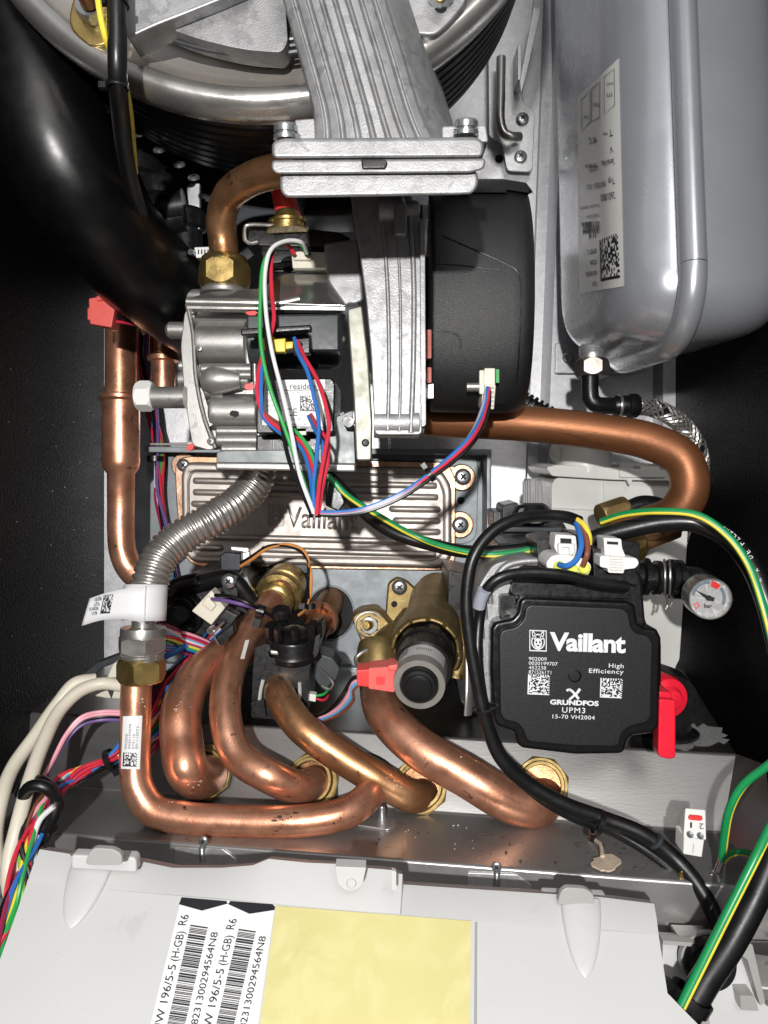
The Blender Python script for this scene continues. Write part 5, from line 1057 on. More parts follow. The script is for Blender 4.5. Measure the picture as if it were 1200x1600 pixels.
mb = MB(); mb.slab([(330, 922), (352, 950), (330, 977), (299, 955)], .455, .012); mb.slab([(325, 930), (338, 946), (330, 956), (314, 944)], .453, .004); part('plug', mb, IVORY, ws, bevel=.0008)
mb = MB(); mb.slab([(336, 972), (352, 952), (372, 962), (352, 992)], .452, .01); mb.slab([(350, 985), (364, 975), (366, 990), (346, 1010), (334, 998)], .450, .01); part('sensor_body', mb, BLACK, ws, bevel=.0008)
mb = MB(); mb.lathe(P(334, 982, .446), (-.4, -1, -.3), [(.0022, 0), (.0022, .004), (.001, .004), (.001, .001)], 16); part('spring_pin', mb, STEEL, ws)
mb = MB().tube([P(350, 972, .443), P(334, 990, .443), P(342, 1008, .443)], .0006, 6); part('wire_clip', mb, STEEL, ws)
wire([(331, 936, .452), (350, 938, .446), (380, 945, .444), (405, 952, .452), (430, 965, .458), (455, 960, .458)], 3, WM['violet'], ws)
wire([(336, 930, .452), (360, 932, .446), (390, 944, .444), (410, 954, .452), (436, 970, .458)], 3, WM['black'], ws)
tie(407, 955, .452, 10, (1, .3), ws, w=6)

# ---------------- flow sensor
fs = thing('flow_sensor', 'black flow sensor block topped by a ribbed rotor cap', 'flow sensor')
mb = MB(); mb.slab(rnd([(398, 1012), (415, 1006), (425, 1010), (470, 1012), (486, 1000), (500, 990), (498, 1020), (484, 1040), (480, 1120), (458, 1126), (392, 1122), (394, 1060)], 4), .445, .05)
mb.slab(rnd([(418, 1018), (422, 1028), (462, 1032), (466, 1020), (472, 1020), (474, 1036), (460, 1040), (418, 1036), (412, 1018)], 2), .441, .006)
mb.slab(rnd([(392, 1098), (412, 1094), (416, 1120), (394, 1122)], 2), .440, .01); part('housing', mb, BLACK, fs, bevel=.0016)
mb = MB(); mb.slab(rnd([(496, 1020), (520, 1028), (532, 1045), (526, 1062), (505, 1080), (490, 1060)], 4), .465, .02); part('side_cover', mb, GREYB, fs, bevel=.001)
mb = MB(); q = S(42, .44); mb.lathe(P(459, 1022, .455), (.02, -.35, 1), [(q, 0), (q * 1.04, .001), (q * 1.04, .004), (q * .96, .006), (q * .94, .013), (q * .90, .014), (q * .88, .0105), (q * .62, .0105), (q * .60, .015), (q * .35, .016), (0, .0165)], 48)
for k in range(9):
    a = 2 * math.pi * k / 9; c = P(459, 1022, .455) + Vector((math.cos(a) * q * .93, math.sin(a) * q * .93, .008 + .35 * .008)); mb.tube([c, c + Vector((0, -.004, .008))], .0028, 8, 1)
part('rotor_cap', mb, BLACK, fs, ang=30)
mb = MB(); mb.lathe(P(440, 962, .45), (.02, -.35, 1), [(S(16, .45), 0), (S(16, .45), .004), (S(13, .45), .005), (0, .005)], 24); part('cap_button', mb, BLACK, fs)
mb = MB(); mb.slab([(422, 1016), (458, 1020), (457, 1026), (423, 1023)], .440, .004); part('spring_plate', mb, STEEL, fs, bevel=.0006)
mb = MB(); mb.tube([P(411, 1062, .443), P(407, 1080, .443), P(405, 1098, .443)], .0011, 6); mb.tube([P(468, 1066, .443), P(468, 1088, .443), P(463, 1104, .443)], .0011, 6); part('pipe_clip', mb, ORINGG, fs)
mb = MB(); mb.lathe(P(436, 1078, .4475), (0, -1, 0), [(S(32, .44), -.006), (S(32, .44), .0005), (S(26, .44), .001)], 32); part('port', mb, COPPER_O, fs)
mb = MB(); mb.tube([P(498, 1044, .46), P(520, 1068, .455), P(514, 1077, .455), P(503, 1072, .455)], .0008, 6); part('wire_clip', mb, STEEL, fs)
mb = MB(); mb.slab([(483, 1084), (494, 1086), (493, 1097), (482, 1095)], .452, .006); part('plug', mb, WHITE, fs, bevel=.0004)
for c_, d in (('green', -6), ('black', -3), ('red', 3)): wire([(493, 1090 + d * .4, .453), (505, 1091 + d, .455), (512, 1084 + d, .46), (508, 1070, .468)], 2.2, WM[c_], fs)
for c_, d in (('pink', 0), ('green', 5), ('red', -5)): wire([(380, 1045 + d, .50), (398, 1030 + d, .50), (415, 1000 + d, .50), (424, 975 + d, .50)], 2.6, WM[c_], fs)

# ---------------- looms lower left
lm = thing('wiring_loom', 'thick bundle of multicoloured wires strapped behind the stickered gas pipe', 'wiring loom')
cols = ['red', 'green', 'blue', 'black', 'red', 'lime', 'maroon', 'sky', 'red', 'brown', 'green', 'violet', 'blue', 'black', 'red', 'yellow', 'white', 'red', 'green', 'maroon', 'blue', 'pink', 'black', 'red']
loom(lm, [(345, 985, .50), (300, 1035, .475), (262, 1085, .45), (232, 1135, .43), (175, 1185, .415), (110, 1215, .400), (72, 1248, .385), (45, 1320, .365), (30, 1400, .35), (0, 1500, .34), (-20, 1620, .33)], cols, 3.3, [18, 28, 36, 32, 13, 22, 20, 24, 26, 30, 30], 8)
tie(172, 1187, .413, 16, (1, -.45), lm, w=4)
l3 = thing('upper_loom', 'coloured wires fanning from behind the brass hexagon to the dark mottled pipe', 'wires')
for i, (c_, a, b, c2q) in enumerate((('maroon', 978, 992, 1030), ('white', 984, 1000, 1036), ('sky', 990, 998, 1028), ('pink', 986, 990, 1020), ('red', 992, 1004, 1040), ('yellow', 999, 1008, 1040), ('green', 1004, 1012, 1046), ('violet', 1008, 1006, 1050), ('blue', 1012, 1014, 1052), ('maroon', 1016, 1020, 1054), ('black', 1000, 1018, 1048), ('red', 996, 996, 1026))):
    wire([(230, a - 4, .46), (262, a, .46), (290, b, .465), (322, b + 12, .475), (350, c2q, .49)], 3.2, WM[c_], l3)
for i, c_ in enumerate(('blue', 'red', 'blue', 'white', 'pink', 'sky', 'green', 'red', 'maroon')):
    wire([(225, 1120 + i * 9, .44), (248, 1092 + i * 9, .44), (275, 1058 + i * 6, .45), (300, 1030 + i * 3, .465), (330, 1006, .48)], 3.2, WM[c_], l3)
wire([(248, 1030, .46), (270, 1020, .46), (292, 1008, .465)], 5, WM['blue'], l3)
l2 = thing('twin_leads', 'pink, black and violet leads arching from the sticker to the black grommet ring', 'wires')
for c_, d in (('pink', 0), ('black', 4), ('violet', 9), ('pink', -4)):
    wire([(205, 1117 + d, .425), (160, 1116 + d, .425), (128, 1124 + d, .42), (105, 1148 + d * .8, .415), (82, 1190 + d * .4, .405), (60, 1230, .39), (48, 1275, .375), (42, 1320, .365)], 3.2, WM[c_], l2)
gr = thing('grommet', 'black split ring grommet holding the wire bundle near the cream cables', 'grommet')
mb = MB(); ce = P(64, 1252, .375); q = S(27, .375); mb.tube([ce + Vector((math.cos(t) * q * .95, -math.sin(t) * q * .5, math.sin(t) * q * 1.1)) for t in [k * math.pi / 14 for k in range(-2, 25)]], .0032, 12, raw=True); part('ring', mb, RUBBER, gr)
mb = MB(); mb.tube([P(28, 1245, .385), P(40, 1224, .385), P(70, 1222, .38), P(86, 1244, .375), P(84, 1275, .372), P(66, 1300, .372), P(40, 1316, .375)], .003, 10); mb.slab(rnd([(30, 1296), (70, 1290), (80, 1310), (60, 1330), (30, 1325)], 6), .37, .01); part('strap', mb, RUBBER, gr, bevel=.001)
wire([(84, 1260, .37), (62, 1282, .37), (50, 1320, .365), (42, 1400, .36)], 4.5, WM['white'], gr, 'loose_wire')
cc_ = thing('cream_cables', 'two thick cream cables rising to a pale connector by the tray corner', 'cables')
wire([(195, 1072, .435), (160, 1068, .435), (128, 1078, .43), (95, 1108, .42), (68, 1160, .40), (45, 1225, .38), (25, 1300, .365), (14, 1350, .36), (18, 1400, .355), (50, 1460, .35)], 11, CREAM, cc_, 'cable', seg=18)
wire([(150, 1062, .445), (118, 1068, .44), (90, 1100, .435), (55, 1150, .42), (20, 1200, .405), (2, 1250, .39), (-8, 1310, .38), (0, 1380, .37)], 11, CREAM, cc_, 'cable', seg=18)
wire([(40, 1330, .365), (20, 1350, .362), (-6, 1380, .36), (-30, 1420, .36)], 9, CREAM, cc_, 'cable', seg=16)
cp = thing('pale_connector', 'pale moulded connector block half hidden behind the brass hexagon', 'connector')
mb = MB(); mb.slab(rnd([(135, 1075), (165, 1062), (176, 1036), (200, 1032), (200, 1094), (165, 1092), (135, 1086)], 5), .455, .02); part('housing', mb, IVORY, cp, bevel=.0015)
mb = MB(); mb.slab([(166, 1074), (180, 1074), (174, 1092)], .4545, .001); part('notch', mb, GREYB, cp)
mb = MB(); mb.slab([(118, 1062), (150, 1036), (192, 1020), (196, 1030), (160, 1044), (128, 1070)], .49, .01); tag(part('edge_strip', mb, GREYB, bevel=.001), 'dark grey strip along the foot of the black side wall', 'edge strip')

# ---------------- black cables right
bc = thing('pump_cable', 'thick black cable looping round the pump and over the floor with a tie', 'cable')
wire([(905, 815, .365), (885, 808, .362), (850, 806, .36), (805, 812, .355), (768, 832, .352), (740, 870, .35), (729, 930, .35), (734, 1000, .35), (745, 1065, .35), (757, 1120, .35), (780, 1180, .352), (825, 1225, .355), (880, 1256, .355), (945, 1280, .355), (1005, 1304, .352), (1055, 1342, .348), (1095, 1390, .34), (1120, 1440, .335), (1135, 1500, .33), (1110, 1530, .33), (1060, 1520, .33), (1020, 1490, .34)], 12.5, RUBBER, bc, 'cable', seg=22, rf=lambda t: .80 if t < .45 else min(1, .80 + (t - .45) * 4))
wire([(980, 917, .36), (940, 912, .358), (880, 898, .355), (820, 895, .354), (778, 904, .353), (758, 925, .355), (750, 960, .36), (746, 1020, .358), (752, 1080, .355), (766, 1140, .355), (800, 1205, .358), (850, 1250, .36), (900, 1278, .36), (960, 1300, .36), (1020, 1335, .355), (1070, 1375, .35)], 8.5, RUBBER, bc, 'cable', seg=18)
mb = MB(); mb.tube([P(757, 922, .3525), P(751, 936, .355), P(748, 948, .357)], S(10.5, .355), 16, 4); part('heat_shrink', mb, WM['grey'], bc)
tie(934, 1285, .355, 20, (1, .4), bc, w=4)
mb = MB().tube([P(1022, 1312, .3495), P(1026, 1316, .3495)], S(13.5, .35), 20, 2); part('scuff', mb, GREYB, bc)
tie(758, 1106, .352, 20, (.2, 1), bc, w=1.5, head=False)
# coloured cores
wr = thing('mains_cores', 'brown, blue and earth cores leaving the looped cable for the white plug', 'wires')
wire([(900, 815, .362), (912, 830, .357), (918, 850, .353), (917, 868, .351), (911, 884, .354)], 4.5, WM['brown'], wr)
wire([(900, 818, .360), (906, 835, .353), (908, 855, .350), (900, 875, .349), (886, 884, .350), (873, 882, .354)], 4.5, WM['blue'], wr)
wire([(900, 811, .362), (912, 820, .358), (920, 836, .356), (921, 850, .358)], 4.5, WM['yellow'], wr)
m1 = thing('mains_cable', 'thick printed black cable running across the exchanger and behind the pump plugs', 'cable')
wire([(508, 740, .41), (530, 760, .41), (560, 792, .415), (610, 830, .42), (670, 850, .42), (730, 862, .415), (800, 860, .41), (862, 850, .405)], 10.5, RUBBER, m1, 'cable', seg=20)
fm = None
m2mb = MB().tube([P(*p) for p in [(905, 852, .40), (940, 838, .395), (985, 826, .39), (1040, 816, .385), (1090, 818, .38), (1135, 840, .375), (1170, 880, .37), (1195, 935, .365), (1215, 1010, .36), (1235, 1100, .355)]], S(15, .38), 24, 10)
m2 = part('mains_cable', m2mb, RUBBER); tag(m2, 'thick printed black cable arching over the gauge towards the black wall', 'cable')
f = OnMesh(m2mb, .37)
for i, ch in enumerate('KA DE FZL2X20'):
    pts_ = [(1190, 908), (1186, 892), (1181, 884), (1176, 872), (1172, 863), (1167, 857), (1162, 850), (1156, 843), (1150, 838), (1145, 833), (1139, 829), (1133, 825), (1127, 822)]
    if ch != ' ':
        x, y = pts_[i]; nx, ny = pts_[min(i + 1, 12)] if i < 12 else (1121, 819); d = Vector((nx - x, ny - y, 0)).normalized()
        text('print', ch, (x, y), (x + d.x * 5, y + d.y * 5), 7, f, INKW, m2, .0006)
f1 = flat(.4); 
def earth(name, label, pts, r, off=(.35, -.9)):
    t = thing(name, label, 'earth wire'); Ym = sum(p[2] for p in pts) / len(pts); q = S(r, Ym)
    c = catmull([P(*p) for p in pts], 8); part('green_sheath', MB().tube(c, q, 16, raw=True), EARTH, t)
    part('yellow_stripe', MB().tube([p + Vector((off[0] * q * .55, -q * .45, off[1] * q * .55)) for p in c], q * .52, 10, raw=True), WM['yellow'], t); return t
earth('earth_wire', 'green and yellow earth wire crossing the exchanger along the printed cable', [(512, 742, .40), (540, 772, .40), (590, 805, .405), (650, 838, .41), (700, 856, .405), (760, 866, .40), (810, 862, .40), (850, 852, .40)], 5)
earth('earth_wire', 'green and yellow earth wire arching over the brown pipe end to the black wall', [(940, 815, .40), (975, 804, .39), (1030, 799, .375), (1090, 805, .366), (1135, 835, .36), (1168, 880, .355), (1190, 940, .35), (1215, 1040, .345)], 6, (-.6, -.7))
earth('earth_wire', 'green and yellow earth wire crimped to a spade terminal on the metal floor', [(1240, 1165, .33), (1200, 1196, .335), (1160, 1228, .34), (1140, 1265, .342), (1132, 1305, .345), (1128, 1345, .348)], 6.5, (.7, 0))
earth('earth_wire', 'short curved green and yellow earth wire beside the spade terminal', [(1130, 1345, .348), (1142, 1334, .345), (1158, 1331, .342), (1176, 1335, .338), (1195, 1345, .335)], 5, (0, -.8))
earth('earth_wire', 'long green and yellow earth wire strapped to the thick black cable', [(1240, 1230, .30), (1205, 1290, .30), (1178, 1345, .30), (1130, 1440, .295), (1100, 1500, .29), (1075, 1550, .285), (1050, 1600, .28)], 7.5, (.75, .1))
tr = thing('spade_terminal', 'crimped silver spade terminal standing by the brass clip', 'terminal')
mb = MB(); mb.tube([P(1128, 1340, .348), P(1124, 1352, .348), P(1120, 1362, .348)], S(6, .348), 12, 4); mb.slab(rnd([(1113, 1360), (1123, 1362), (1126, 1384), (1120, 1400), (1112, 1396)], 2), .347, .002); mb.tube([P(1112, 1364, .346), P(1112, 1394, .346)], .0012, 8); part('spade', mb, CHROME, tr, bevel=.0004)
thick = MB().tube([P(*p) for p in [(1260, 1240, .31), (1215, 1320, .31), (1180, 1400, .305), (1140, 1475, .30), (1100, 1535, .295), (1070, 1590, .29), (1040, 1650, .285)]], S(22, .30), 28, 10)
tc_ = part('supply_cable', thick, RUBBER); tag(tc_, 'thickest black cable leaving over the lower tray rim with an earth wire', 'cable')
bt = thing('cable_tie', 'black cable tie gripping the thickest cable and its earth wire', 'cable tie')
tie(1078, 1560, .290, 32, (-.6, 1), bt, 'strap', w=9)
# ---------------- bits on the floor
tb = thing('terminal_block', 'white two way terminal block with a red tab, numbered 1 and 2', 'terminal block')
TBP = plane3((1072, 1262, .345), (1104, 1262, .345), (1080, 1320, .335))
mb = MB(); mb.slab([(1071, 1262), (1103, 1265), (1104, 1312), (1068, 1306)], TBP, .012); part('housing', mb, WHITE, tb, bevel=.0006)
mb = MB(); mb.slab([(1069, 1306), (1101, 1311), (1097, 1340), (1068, 1335)], .3375, .010); part('pin_housing', mb, WHITE, tb, bevel=.0005)
marks('slot_line', [[(1083, 1318), (1084.5, 1318), (1083, 1333), (1081.5, 1333)]], flat(.3374), ORINGG, tb, .0001)
mb = MB(); mb.slab(rnd([(1075, 1273), (1097, 1275), (1097, 1283), (1075, 1281)], 4), TBP, .004); 
for i in range(len(mb.v)): mb.v[i] = mb.v[i] + TBP.n * .0012
part('red_tab', mb, RED, tb, bevel=.0006)
text('print', '1', (1081, 1285), (1078, 1285), 9, TBP, INK, tb, .0003); text('print', '2', (1099, 1287), (1092, 1287), 9, TBP, INK, tb, .0003)
mb = MB()
for x, y in ((1078, 1304), (1094, 1306)): mb.lathe(TBP(x, y, .0002), TBP.n, [(S(5.5, .34), 0), (S(5, .34), .0003), (0, .0001)], 18)
part('clamp_screw', mb, SCREW, tb)
sv = thing('sealant_blob', 'beige lump of old sealant with a loose strand on the floor rim', 'sealant')
c = FLOOR(945, 1350, 0); mb = MB(); mb.slab(blob(947, 1352, 22, 13, 22, .18, 6), FLOOR, .001); mb.v = [v + FLOOR.n * .0016 for v in mb.v]; part('lump', mb, SILI, sv, bevel=.0008)
mb = MB(); mb.tube([FLOOR(941, 1345, .002), FLOOR(938, 1328, .003), FLOOR(930, 1318, .002), FLOOR(921, 1311, .001)], .0009, 6); mb.tube([FLOOR(943, 1344, .002), FLOOR(940, 1330, .002), FLOOR(925, 1315, .002)], .0006, 6); part('strand', mb, SILI, sv)
bcq = thing('brass_clip', 'yellow passivated clip with a flat screw under the black cable', 'clip')
mb = MB(); mb.slab([(1062, 1372), (1066, 1360), (1070, 1374), (1072, 1392), (1120, 1397), (1122, 1403), (1066, 1399)], .342, .003); mb.slab([(1066, 1375), (1120, 1380), (1122, 1400), (1068, 1396)], .345, .002); part('plate', mb, BRASS, bcq, bevel=.0004); screw(1090, 1388, .3435, 11, bcq, hgt=.25)
def stud_plate(label, x, y, w_, pl_):
    t = thing('stud_plate', label, 'stud plate', 'zinc stud plates on the floor')
    mb = MB(); mb.slab(rnd([(x - w_, y - 20), (x + w_ * .7, y - 17), (x + w_ * 1.2, y), (x + w_ * 1.2, y + 30), (x - w_, y + 30)], 3), pl_, .001); mb.v = [v + pl_.n * .0012 for v in mb.v]; part('plate', mb, ZINC, t, bevel=.0003)
    o_ = pl_(x, y, .001); mb = MB(); q = S(5.5, o_.y); pr = [(q, 0)]
    for k in range(7): pr += [(q, .001 * k + .0005), (q * .85, .001 * k + .001)]
    mb.lathe(o_, (0, -.2, 1), pr + [(0, .0078)], 16); part('threaded_stud', mb, SCREW, t)
    screw(x, y - 28, pl_(x, y - 28, .001).y, 8, t, hgt=.5, ax=tuple(pl_.n)); return t
stud_plate('zinc stud plate partly covered by the left part of the grey cover', 318, 1342, 44, LIP)
stud_plate('zinc stud plate with coppery glints near the finger latch by the black cable', 776, 1382, 46, LIP)
t = thing('stud_bracket', 'small zinc bracket with an upright stud where the gas pipe ends', 'bracket')
mb = MB(); mb.slab(rnd([(556, 1292), (575, 1270), (588, 1262), (618, 1266), (619, 1292), (608, 1300)], 5), FLOOR, .001); mb.v = [v + FLOOR.n * .0014 for v in mb.v]; part('plate', mb, ZINC, t, bevel=.0004)
mb = MB(); o_ = FLOOR(597, 1282, .001); q = S(6, o_.y); mb.lathe(o_, (0, -.1, 1), [(q, 0), (q, .006), (q * .7, .0075), (0, .0075)], 16); part('stud', mb, SCREW, t)
mb = MB(); mb.tube([FACE(525, 1160, .001), FACE(560, 1175, .002), FACE(590, 1184, .003), FACE(612, 1200, .003), FACE(624, 1225, .002)], .0012, 8); tag(part('thin_cable', mb, RUBBER), 'thin black lead curving over the ledge face between two pipes', 'cable')
mb = MB(); mb.tube([FACE(512, 1172, .001), FACE(530, 1160, .001), FACE(580, 1182, .001), FACE(596, 1198, .001)], .0007, 8); tag(part('pressed_ridge', mb, ZINC_D), 'fine pressed ridge on the ledge face above the gas pipe end', 'ridge')
mb = MB(); mb.slab([(524, 1192), (528, 1192), (528, 1262), (524, 1262)], FACE, .0005); mb.v = [v + FACE.n * .0006 for v in mb.v]; tag(part('dark_strip', mb, DARK), 'dark narrow slit in the ledge face beside the slim pipe nut', 'slit')
screw(1046, 1441, .342, 11, None, ZINC, washer=1.4, name='rivet_screw'); tag(ROOTS[-1], 'washer head screw on the tray rim next to the cover corner', 'screw')
screw(672, 1098, .44, 9, None, SCREW, name='loose_screw', ax=(0, -.4, 1)); tag(ROOTS[-1], 'screw head on the dark ledge just below the steel ringed actuator', 'screw')

# ---------------- front electronics cover
A_ = P(100, 1410, .312); B_ = P(1000, 1470, .296); u_ = (B_ - A_).normalized(); v_ = Vector((.02, .794, .608)); BX = Plane(A_, u_.cross(v_))
v2 = Vector((0, .93, .30)); BV = Plane(P(100, 1368, .312 + .012), u_.cross(v2))
el = thing('electronics_cover', 'light grey plastic electronics box cover with finger latches and two stickers', 'electronics box')
top = [(62, 1327), (108, 1334), (112, 1338), (215, 1345), (270, 1356), (345, 1356), (395, 1352), (420, 1342), (480, 1348), (530, 1350), (572, 1356), (572, 1356), (617, 1360), (619, 1364), (629, 1366), (630, 1382), (720, 1388), (848, 1396), (940, 1402), (1022, 1412)]
def edge(x): return 1379 + (x - 60) * .0645
brk = [(44, 1378), (700, 1440), (1029, 1459)]
out = [(18, 1440), (44, 1378)] + [(x, y) for x, y in top] + [(1027, 1440), (1029, 1459), (1044, 1560), (1100, 1610), (1130, 1760), (-90, 1760)]
# face panel (below the soft crease) and the sloping head strip above it
face = [(42, 1380), (420, 1411), (735, 1438), (1029, 1460), (1043, 1552), (1090, 1600), (1120, 1760), (-92, 1760)]
mb = MB(); mb.slab(face, BX, .012); part('face', mb, COVER, el)
# head strip: built from world points so that it meets the face along the crease
cre = [(42, 1380), (140, 1388), (240, 1396), (340, 1404), (420, 1411), (520, 1420), (620, 1428), (735, 1438), (850, 1447), (940, 1453), (1029, 1460)]
from bisect import bisect
def topy(x):
    for (x0, y0), (x1, y1) in zip(top, top[1:]):
        if x0 <= x <= x1: return y0 + (y1 - y0) * (x - x0) / max(1e-6, x1 - x0)
    return top[0][1] if x < top[0][0] else top[-1][1]
def crey(x):
    for (x0, y0), (x1, y1) in zip(cre, cre[1:]):
        if x0 <= x <= x1: return y0 + (y1 - y0) * (x - x0) / (x1 - x0)
    return cre[-1][1]
xs_ = sorted(set([62, 108, 112, 150, 190, 215, 270, 300, 345, 370, 395, 420, 450, 480, 530, 572, 617, 619, 629, 631, 680, 720, 780, 848, 900, 940, 980, 1022]))
V = []; 
for x in xs_:
    yt = topy(x) if x != 631 else 1382; xc = 42 + (x - 62) * (1029 - 42) / (1022 - 62); c_ = BX(xc, crey(xc)); t0 = (Vector((0, 0, CZ)))
    dpt = c_.y + .012
    tp = P(x, yt, dpt); V += [c_, c_.lerp(tp, .5) + Vector((0, -.0005, .0003)), tp, tp + Vector((0, .010, -.0035)), tp + Vector((0, .010, -.012))]
mb = MB(); n_ = 5; mb.add(V, [(i * n_ + j, i * n_ + j + 1, (i + 1) * n_ + j + 1, (i + 1) * n_ + j) for i in range(len(xs_) - 1) for j in range(4)]); hs = part('head_strip', mb, COVER, el, ang=32)
fh = OnMesh(mb, .31)
mb = MB(); a, b, c, d = BX(42, 1380), BX(-92, 1760), BX(-92, 1760, -.02), BX(42, 1380, -.02); mb.add([a, b, c, d], [(0, 1, 2, 3)]); part('side', mb, COVER, el)
mb = MB(); pts_ = [(1029, 1460), (1043, 1552), (1090, 1600), (1120, 1760)]
V = [BX(*p) for p in pts_] + [BX(*p, -.03) for p in pts_]; mb.add(V, [(i, i + 1, i + 5, i + 4) for i in range(3)]); tq = V[0]; mb.add([P(1022, 1412, tq.y + .012), V[0], V[4], P(1022, 1412, tq.y + .03)], [(0, 1, 2, 3)]); part('side', mb, COVER, el)
def latch(cx, ytop, ytip, w0, skew, lab):
    # half-cone finger recess tapering to a point, with a tongue above
    mb = MB(); V = []; n_ = 14; rows = 14
    for j in range(rows + 1):
        t = j / rows; y = ytop + (ytip - ytop) * t; w_ = w0 * (1 - t ** 2.0) ** .62 if t < 1 else 0; w_ = max(w_, .6); x = cx + skew * t
        for k in range(n_ + 1):
            a = math.pi * k / n_; xx = x - math.cos(a) * w_
            base = BX(xx, y) if y > crey(min(1029, max(42, xx))) else fh(xx, y)
            V.append(base + BX.n * (.0003 + math.sin(a) ** .8 * S(w_, .3) * .30))
    mb.add(V, [(j * (n_ + 1) + k, j * (n_ + 1) + k + 1, (j + 1) * (n_ + 1) + k + 1, (j + 1) * (n_ + 1) + k) for j in range(rows) for k in range(n_)]); part('finger_cone', mb, COVER, el, ang=60, label=lab)
latch(146, 1347, 1452, 33, -36, 'tapered finger cone near the wiring loom'); latch(907, 1408, 1529, 31, 8, 'tapered finger cone near the black cable')
for cx, y, s_ in ((165, 1330, 1), (903, 1392, 0)):
    mb = MB(); mb.slab(rnd([(cx - 32, y + 22), (cx - 27, y + 2), (cx - 18, y - 5), (cx + 12, y - 3), (cx + 25, y + 5), (cx + 26, y + 22)], 6), .306, .003); part('finger_tongue', mb, COVER_G, el, bevel=.0012, seg=3)
    mb = MB(); mb.slab(rnd([(cx - 54, y + 6), (cx + 44, y + 10), (cx + 48, y + 16), (cx + 48, y + 34), (cx - 54, y + 28)], 5), .316, .006); part('latch_bridge', mb, COVER, el, bevel=.001)
mb = MB(); mb.slab(rnd([(524, 1354), (572, 1356), (566, 1384), (554, 1392), (540, 1392), (528, 1382)], [1, 1, 10, 8, 8, 10]), .3025, .006); o = part('push_lug', mb, COVER, el, bevel=.0010)
mb = MB(); mb.lathe(P(549, 1379, .3025), (0, -1, 0), [(S(8, .3), -.001), (S(8, .3), .0006), (S(7, .3), .001), (S(6.4, .3), .0006), (0, .0006)], 24); part('push_button', mb, COVER, el)
mb = MB(); mb.slab([(612, 1360), (619, 1362), (619, 1392), (612, 1390)], .3005, .002); part('tab', mb, COVER, el)
mb = MB(); mb.tube([BX(744, 1442, .0002), BX(742, 1760, .0002)], .0005, 6, 1); part('moulding_line', mb, COVER_G, el)
# stickers
lb = patch('serial_sticker', [(284, 1402), (430, 1414), (398, 1640), (226, 1640)], BX, PAPER, el, .0003, 4, 4)
marks('black_arrow', [[(284, 1403), (354, 1409), (356, 1413), (316, 1424), (280, 1414)], [(357, 1413), (360, 1409), (426, 1414), (430, 1418), (429, 1423), (390, 1429), (357, 1414)]], BX, INK, lb, .0003 + .0003)
def lab_col(xt, yt, dx, dy, s_, y0, hh, m=INK):
    # text climbing along the sticker: baseline from lower point to upper point
    text('print', s_, (xt + dx, yt + dy), (xt, yt), hh, BX, m, lb, .0006, up=(-1, -.08))
for off in (0, 75):
    x0 = 297 + off; y0 = 1431 + off * .085
    lab_col(x0 - 1, y0, -5.5, 16, 'R6', 0, 13); lab_col(x0 - 8, y0 + 26, -11, 46, '(H-GB)', 0, 12.5); lab_col(x0 - 21, y0 + 78, -28, 118, 'VUW 196/5-5', 0, 12.5)
    lab_col(x0 + 44, y0 + 27, -32, 144, '82313002945 64N8'.replace(' ', ''), 0, 11)
    g_ = random.Random(99); polys = []; t = 0
    while t < 1:
        w_ = g_.choice([.004, .007, .007, .012, .016]); 
        for k in (0,):
            xa = x0 + 1 - 41 * t; ya = y0 + 15 + 175 * t; xb = x0 + 1 - 41 * (t + w_); yb = y0 + 15 + 175 * (t + w_)
            polys.append([(xa, ya), (xa + 27, ya + 4), (xb + 27, yb + 4), (xb, yb)])
        t += w_ + g_.choice([.005, .006, .009, .012])
    marks('bar_print', polys, BX, INK, lb, .0006)
ys_ = thing('yellow_note', 'plain pale yellow sheet stuck on the grey cover', 'sticker')
patch('sheet', [(431, 1416), (736, 1440), (733, 1760), (385, 1760)], BX, YELLOW_P, ys_, .0005, 12, 12)
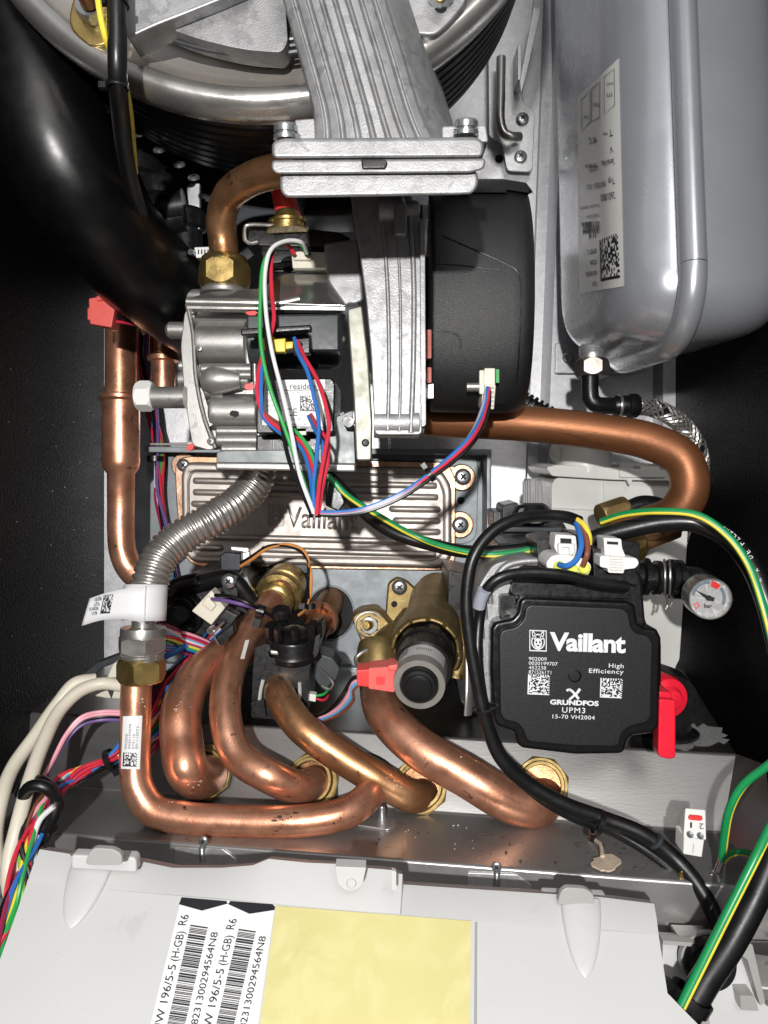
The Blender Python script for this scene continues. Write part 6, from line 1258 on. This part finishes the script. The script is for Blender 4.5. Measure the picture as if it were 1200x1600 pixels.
# grey housing behind at the corner
eh = thing('box_base', 'light grey plastic box base with ribs and a round black cable gland', 'box base')
RB = Plane(P(1100, 1520, .318), (0, -1, .25))
mb = MB(); mb.slab(rnd([(1036, 1466), (1140, 1474), (1175, 1478), (1196, 1570), (1260, 1600), (1260, 1700), (1030, 1700)], 4), RB, .010); part('tray', mb, COVER, eh, bevel=.001)
mb = MB(); mb.slab(rnd([(1140, 1470), (1176, 1476), (1196, 1566), (1188, 1572), (1168, 1500), (1146, 1484)], 2), .311, .008); mb.slab(rnd([(1036, 1470), (1092, 1474), (1092, 1480), (1036, 1476)], 1), .311, .004); mb.slab([(1156, 1556), (1178, 1556), (1186, 1580), (1158, 1578)], .310, .008); mb.slab([(1090, 1592), (1108, 1590), (1112, 1620), (1090, 1620)], .306, .008); mb.slab(rect(1143, 1488, 1152, 1510, 1), .311, .006); part('rib', mb, COVER_G, eh, bevel=.0006)
mb = MB(); q = S(40, .31); mb.lathe(P(1105, 1500, .314), (0, -1, .1), [(q * 1.08, -.002), (q * 1.08, .001), (q, .001)], 40); part('gland_ring', mb, COVER_G, eh); mb = MB(); mb.lathe(P(1105, 1500, .314), (0, -1, .1), [(q, -.002), (q, .004), (q * .9, .006), (0, .006)], 40); part('gland', mb, RUBBER, eh)
mb = MB(); mb.slab([(1060, 1466), (1200, 1470), (1230, 1482), (1230, 1500), (1060, 1476)], .325, .01); part('metal_rim', mb, ZINC_D, tray, bevel=.001)

# ------------------------------------------------------------------ put every thing's origin at its base
C.view_layers[0].update()
def kids(o):
    for c_ in o.children: yield c_; yield from kids(c_)
for r_ in ROOTS:
    ms = [o for o in [r_, *kids(r_)] if o.type == 'MESH']
    if not ms: continue
    xs = [v.co for o in ms for v in o.data.vertices]
    base = Vector(((min(v.x for v in xs) + max(v.x for v in xs)) / 2, (min(v.y for v in xs) + max(v.y for v in xs)) / 2, min(v.z for v in xs)))
    for o in ms: o.data.transform(Matrix.Translation(-base)); o.data.update()
    r_.location = base
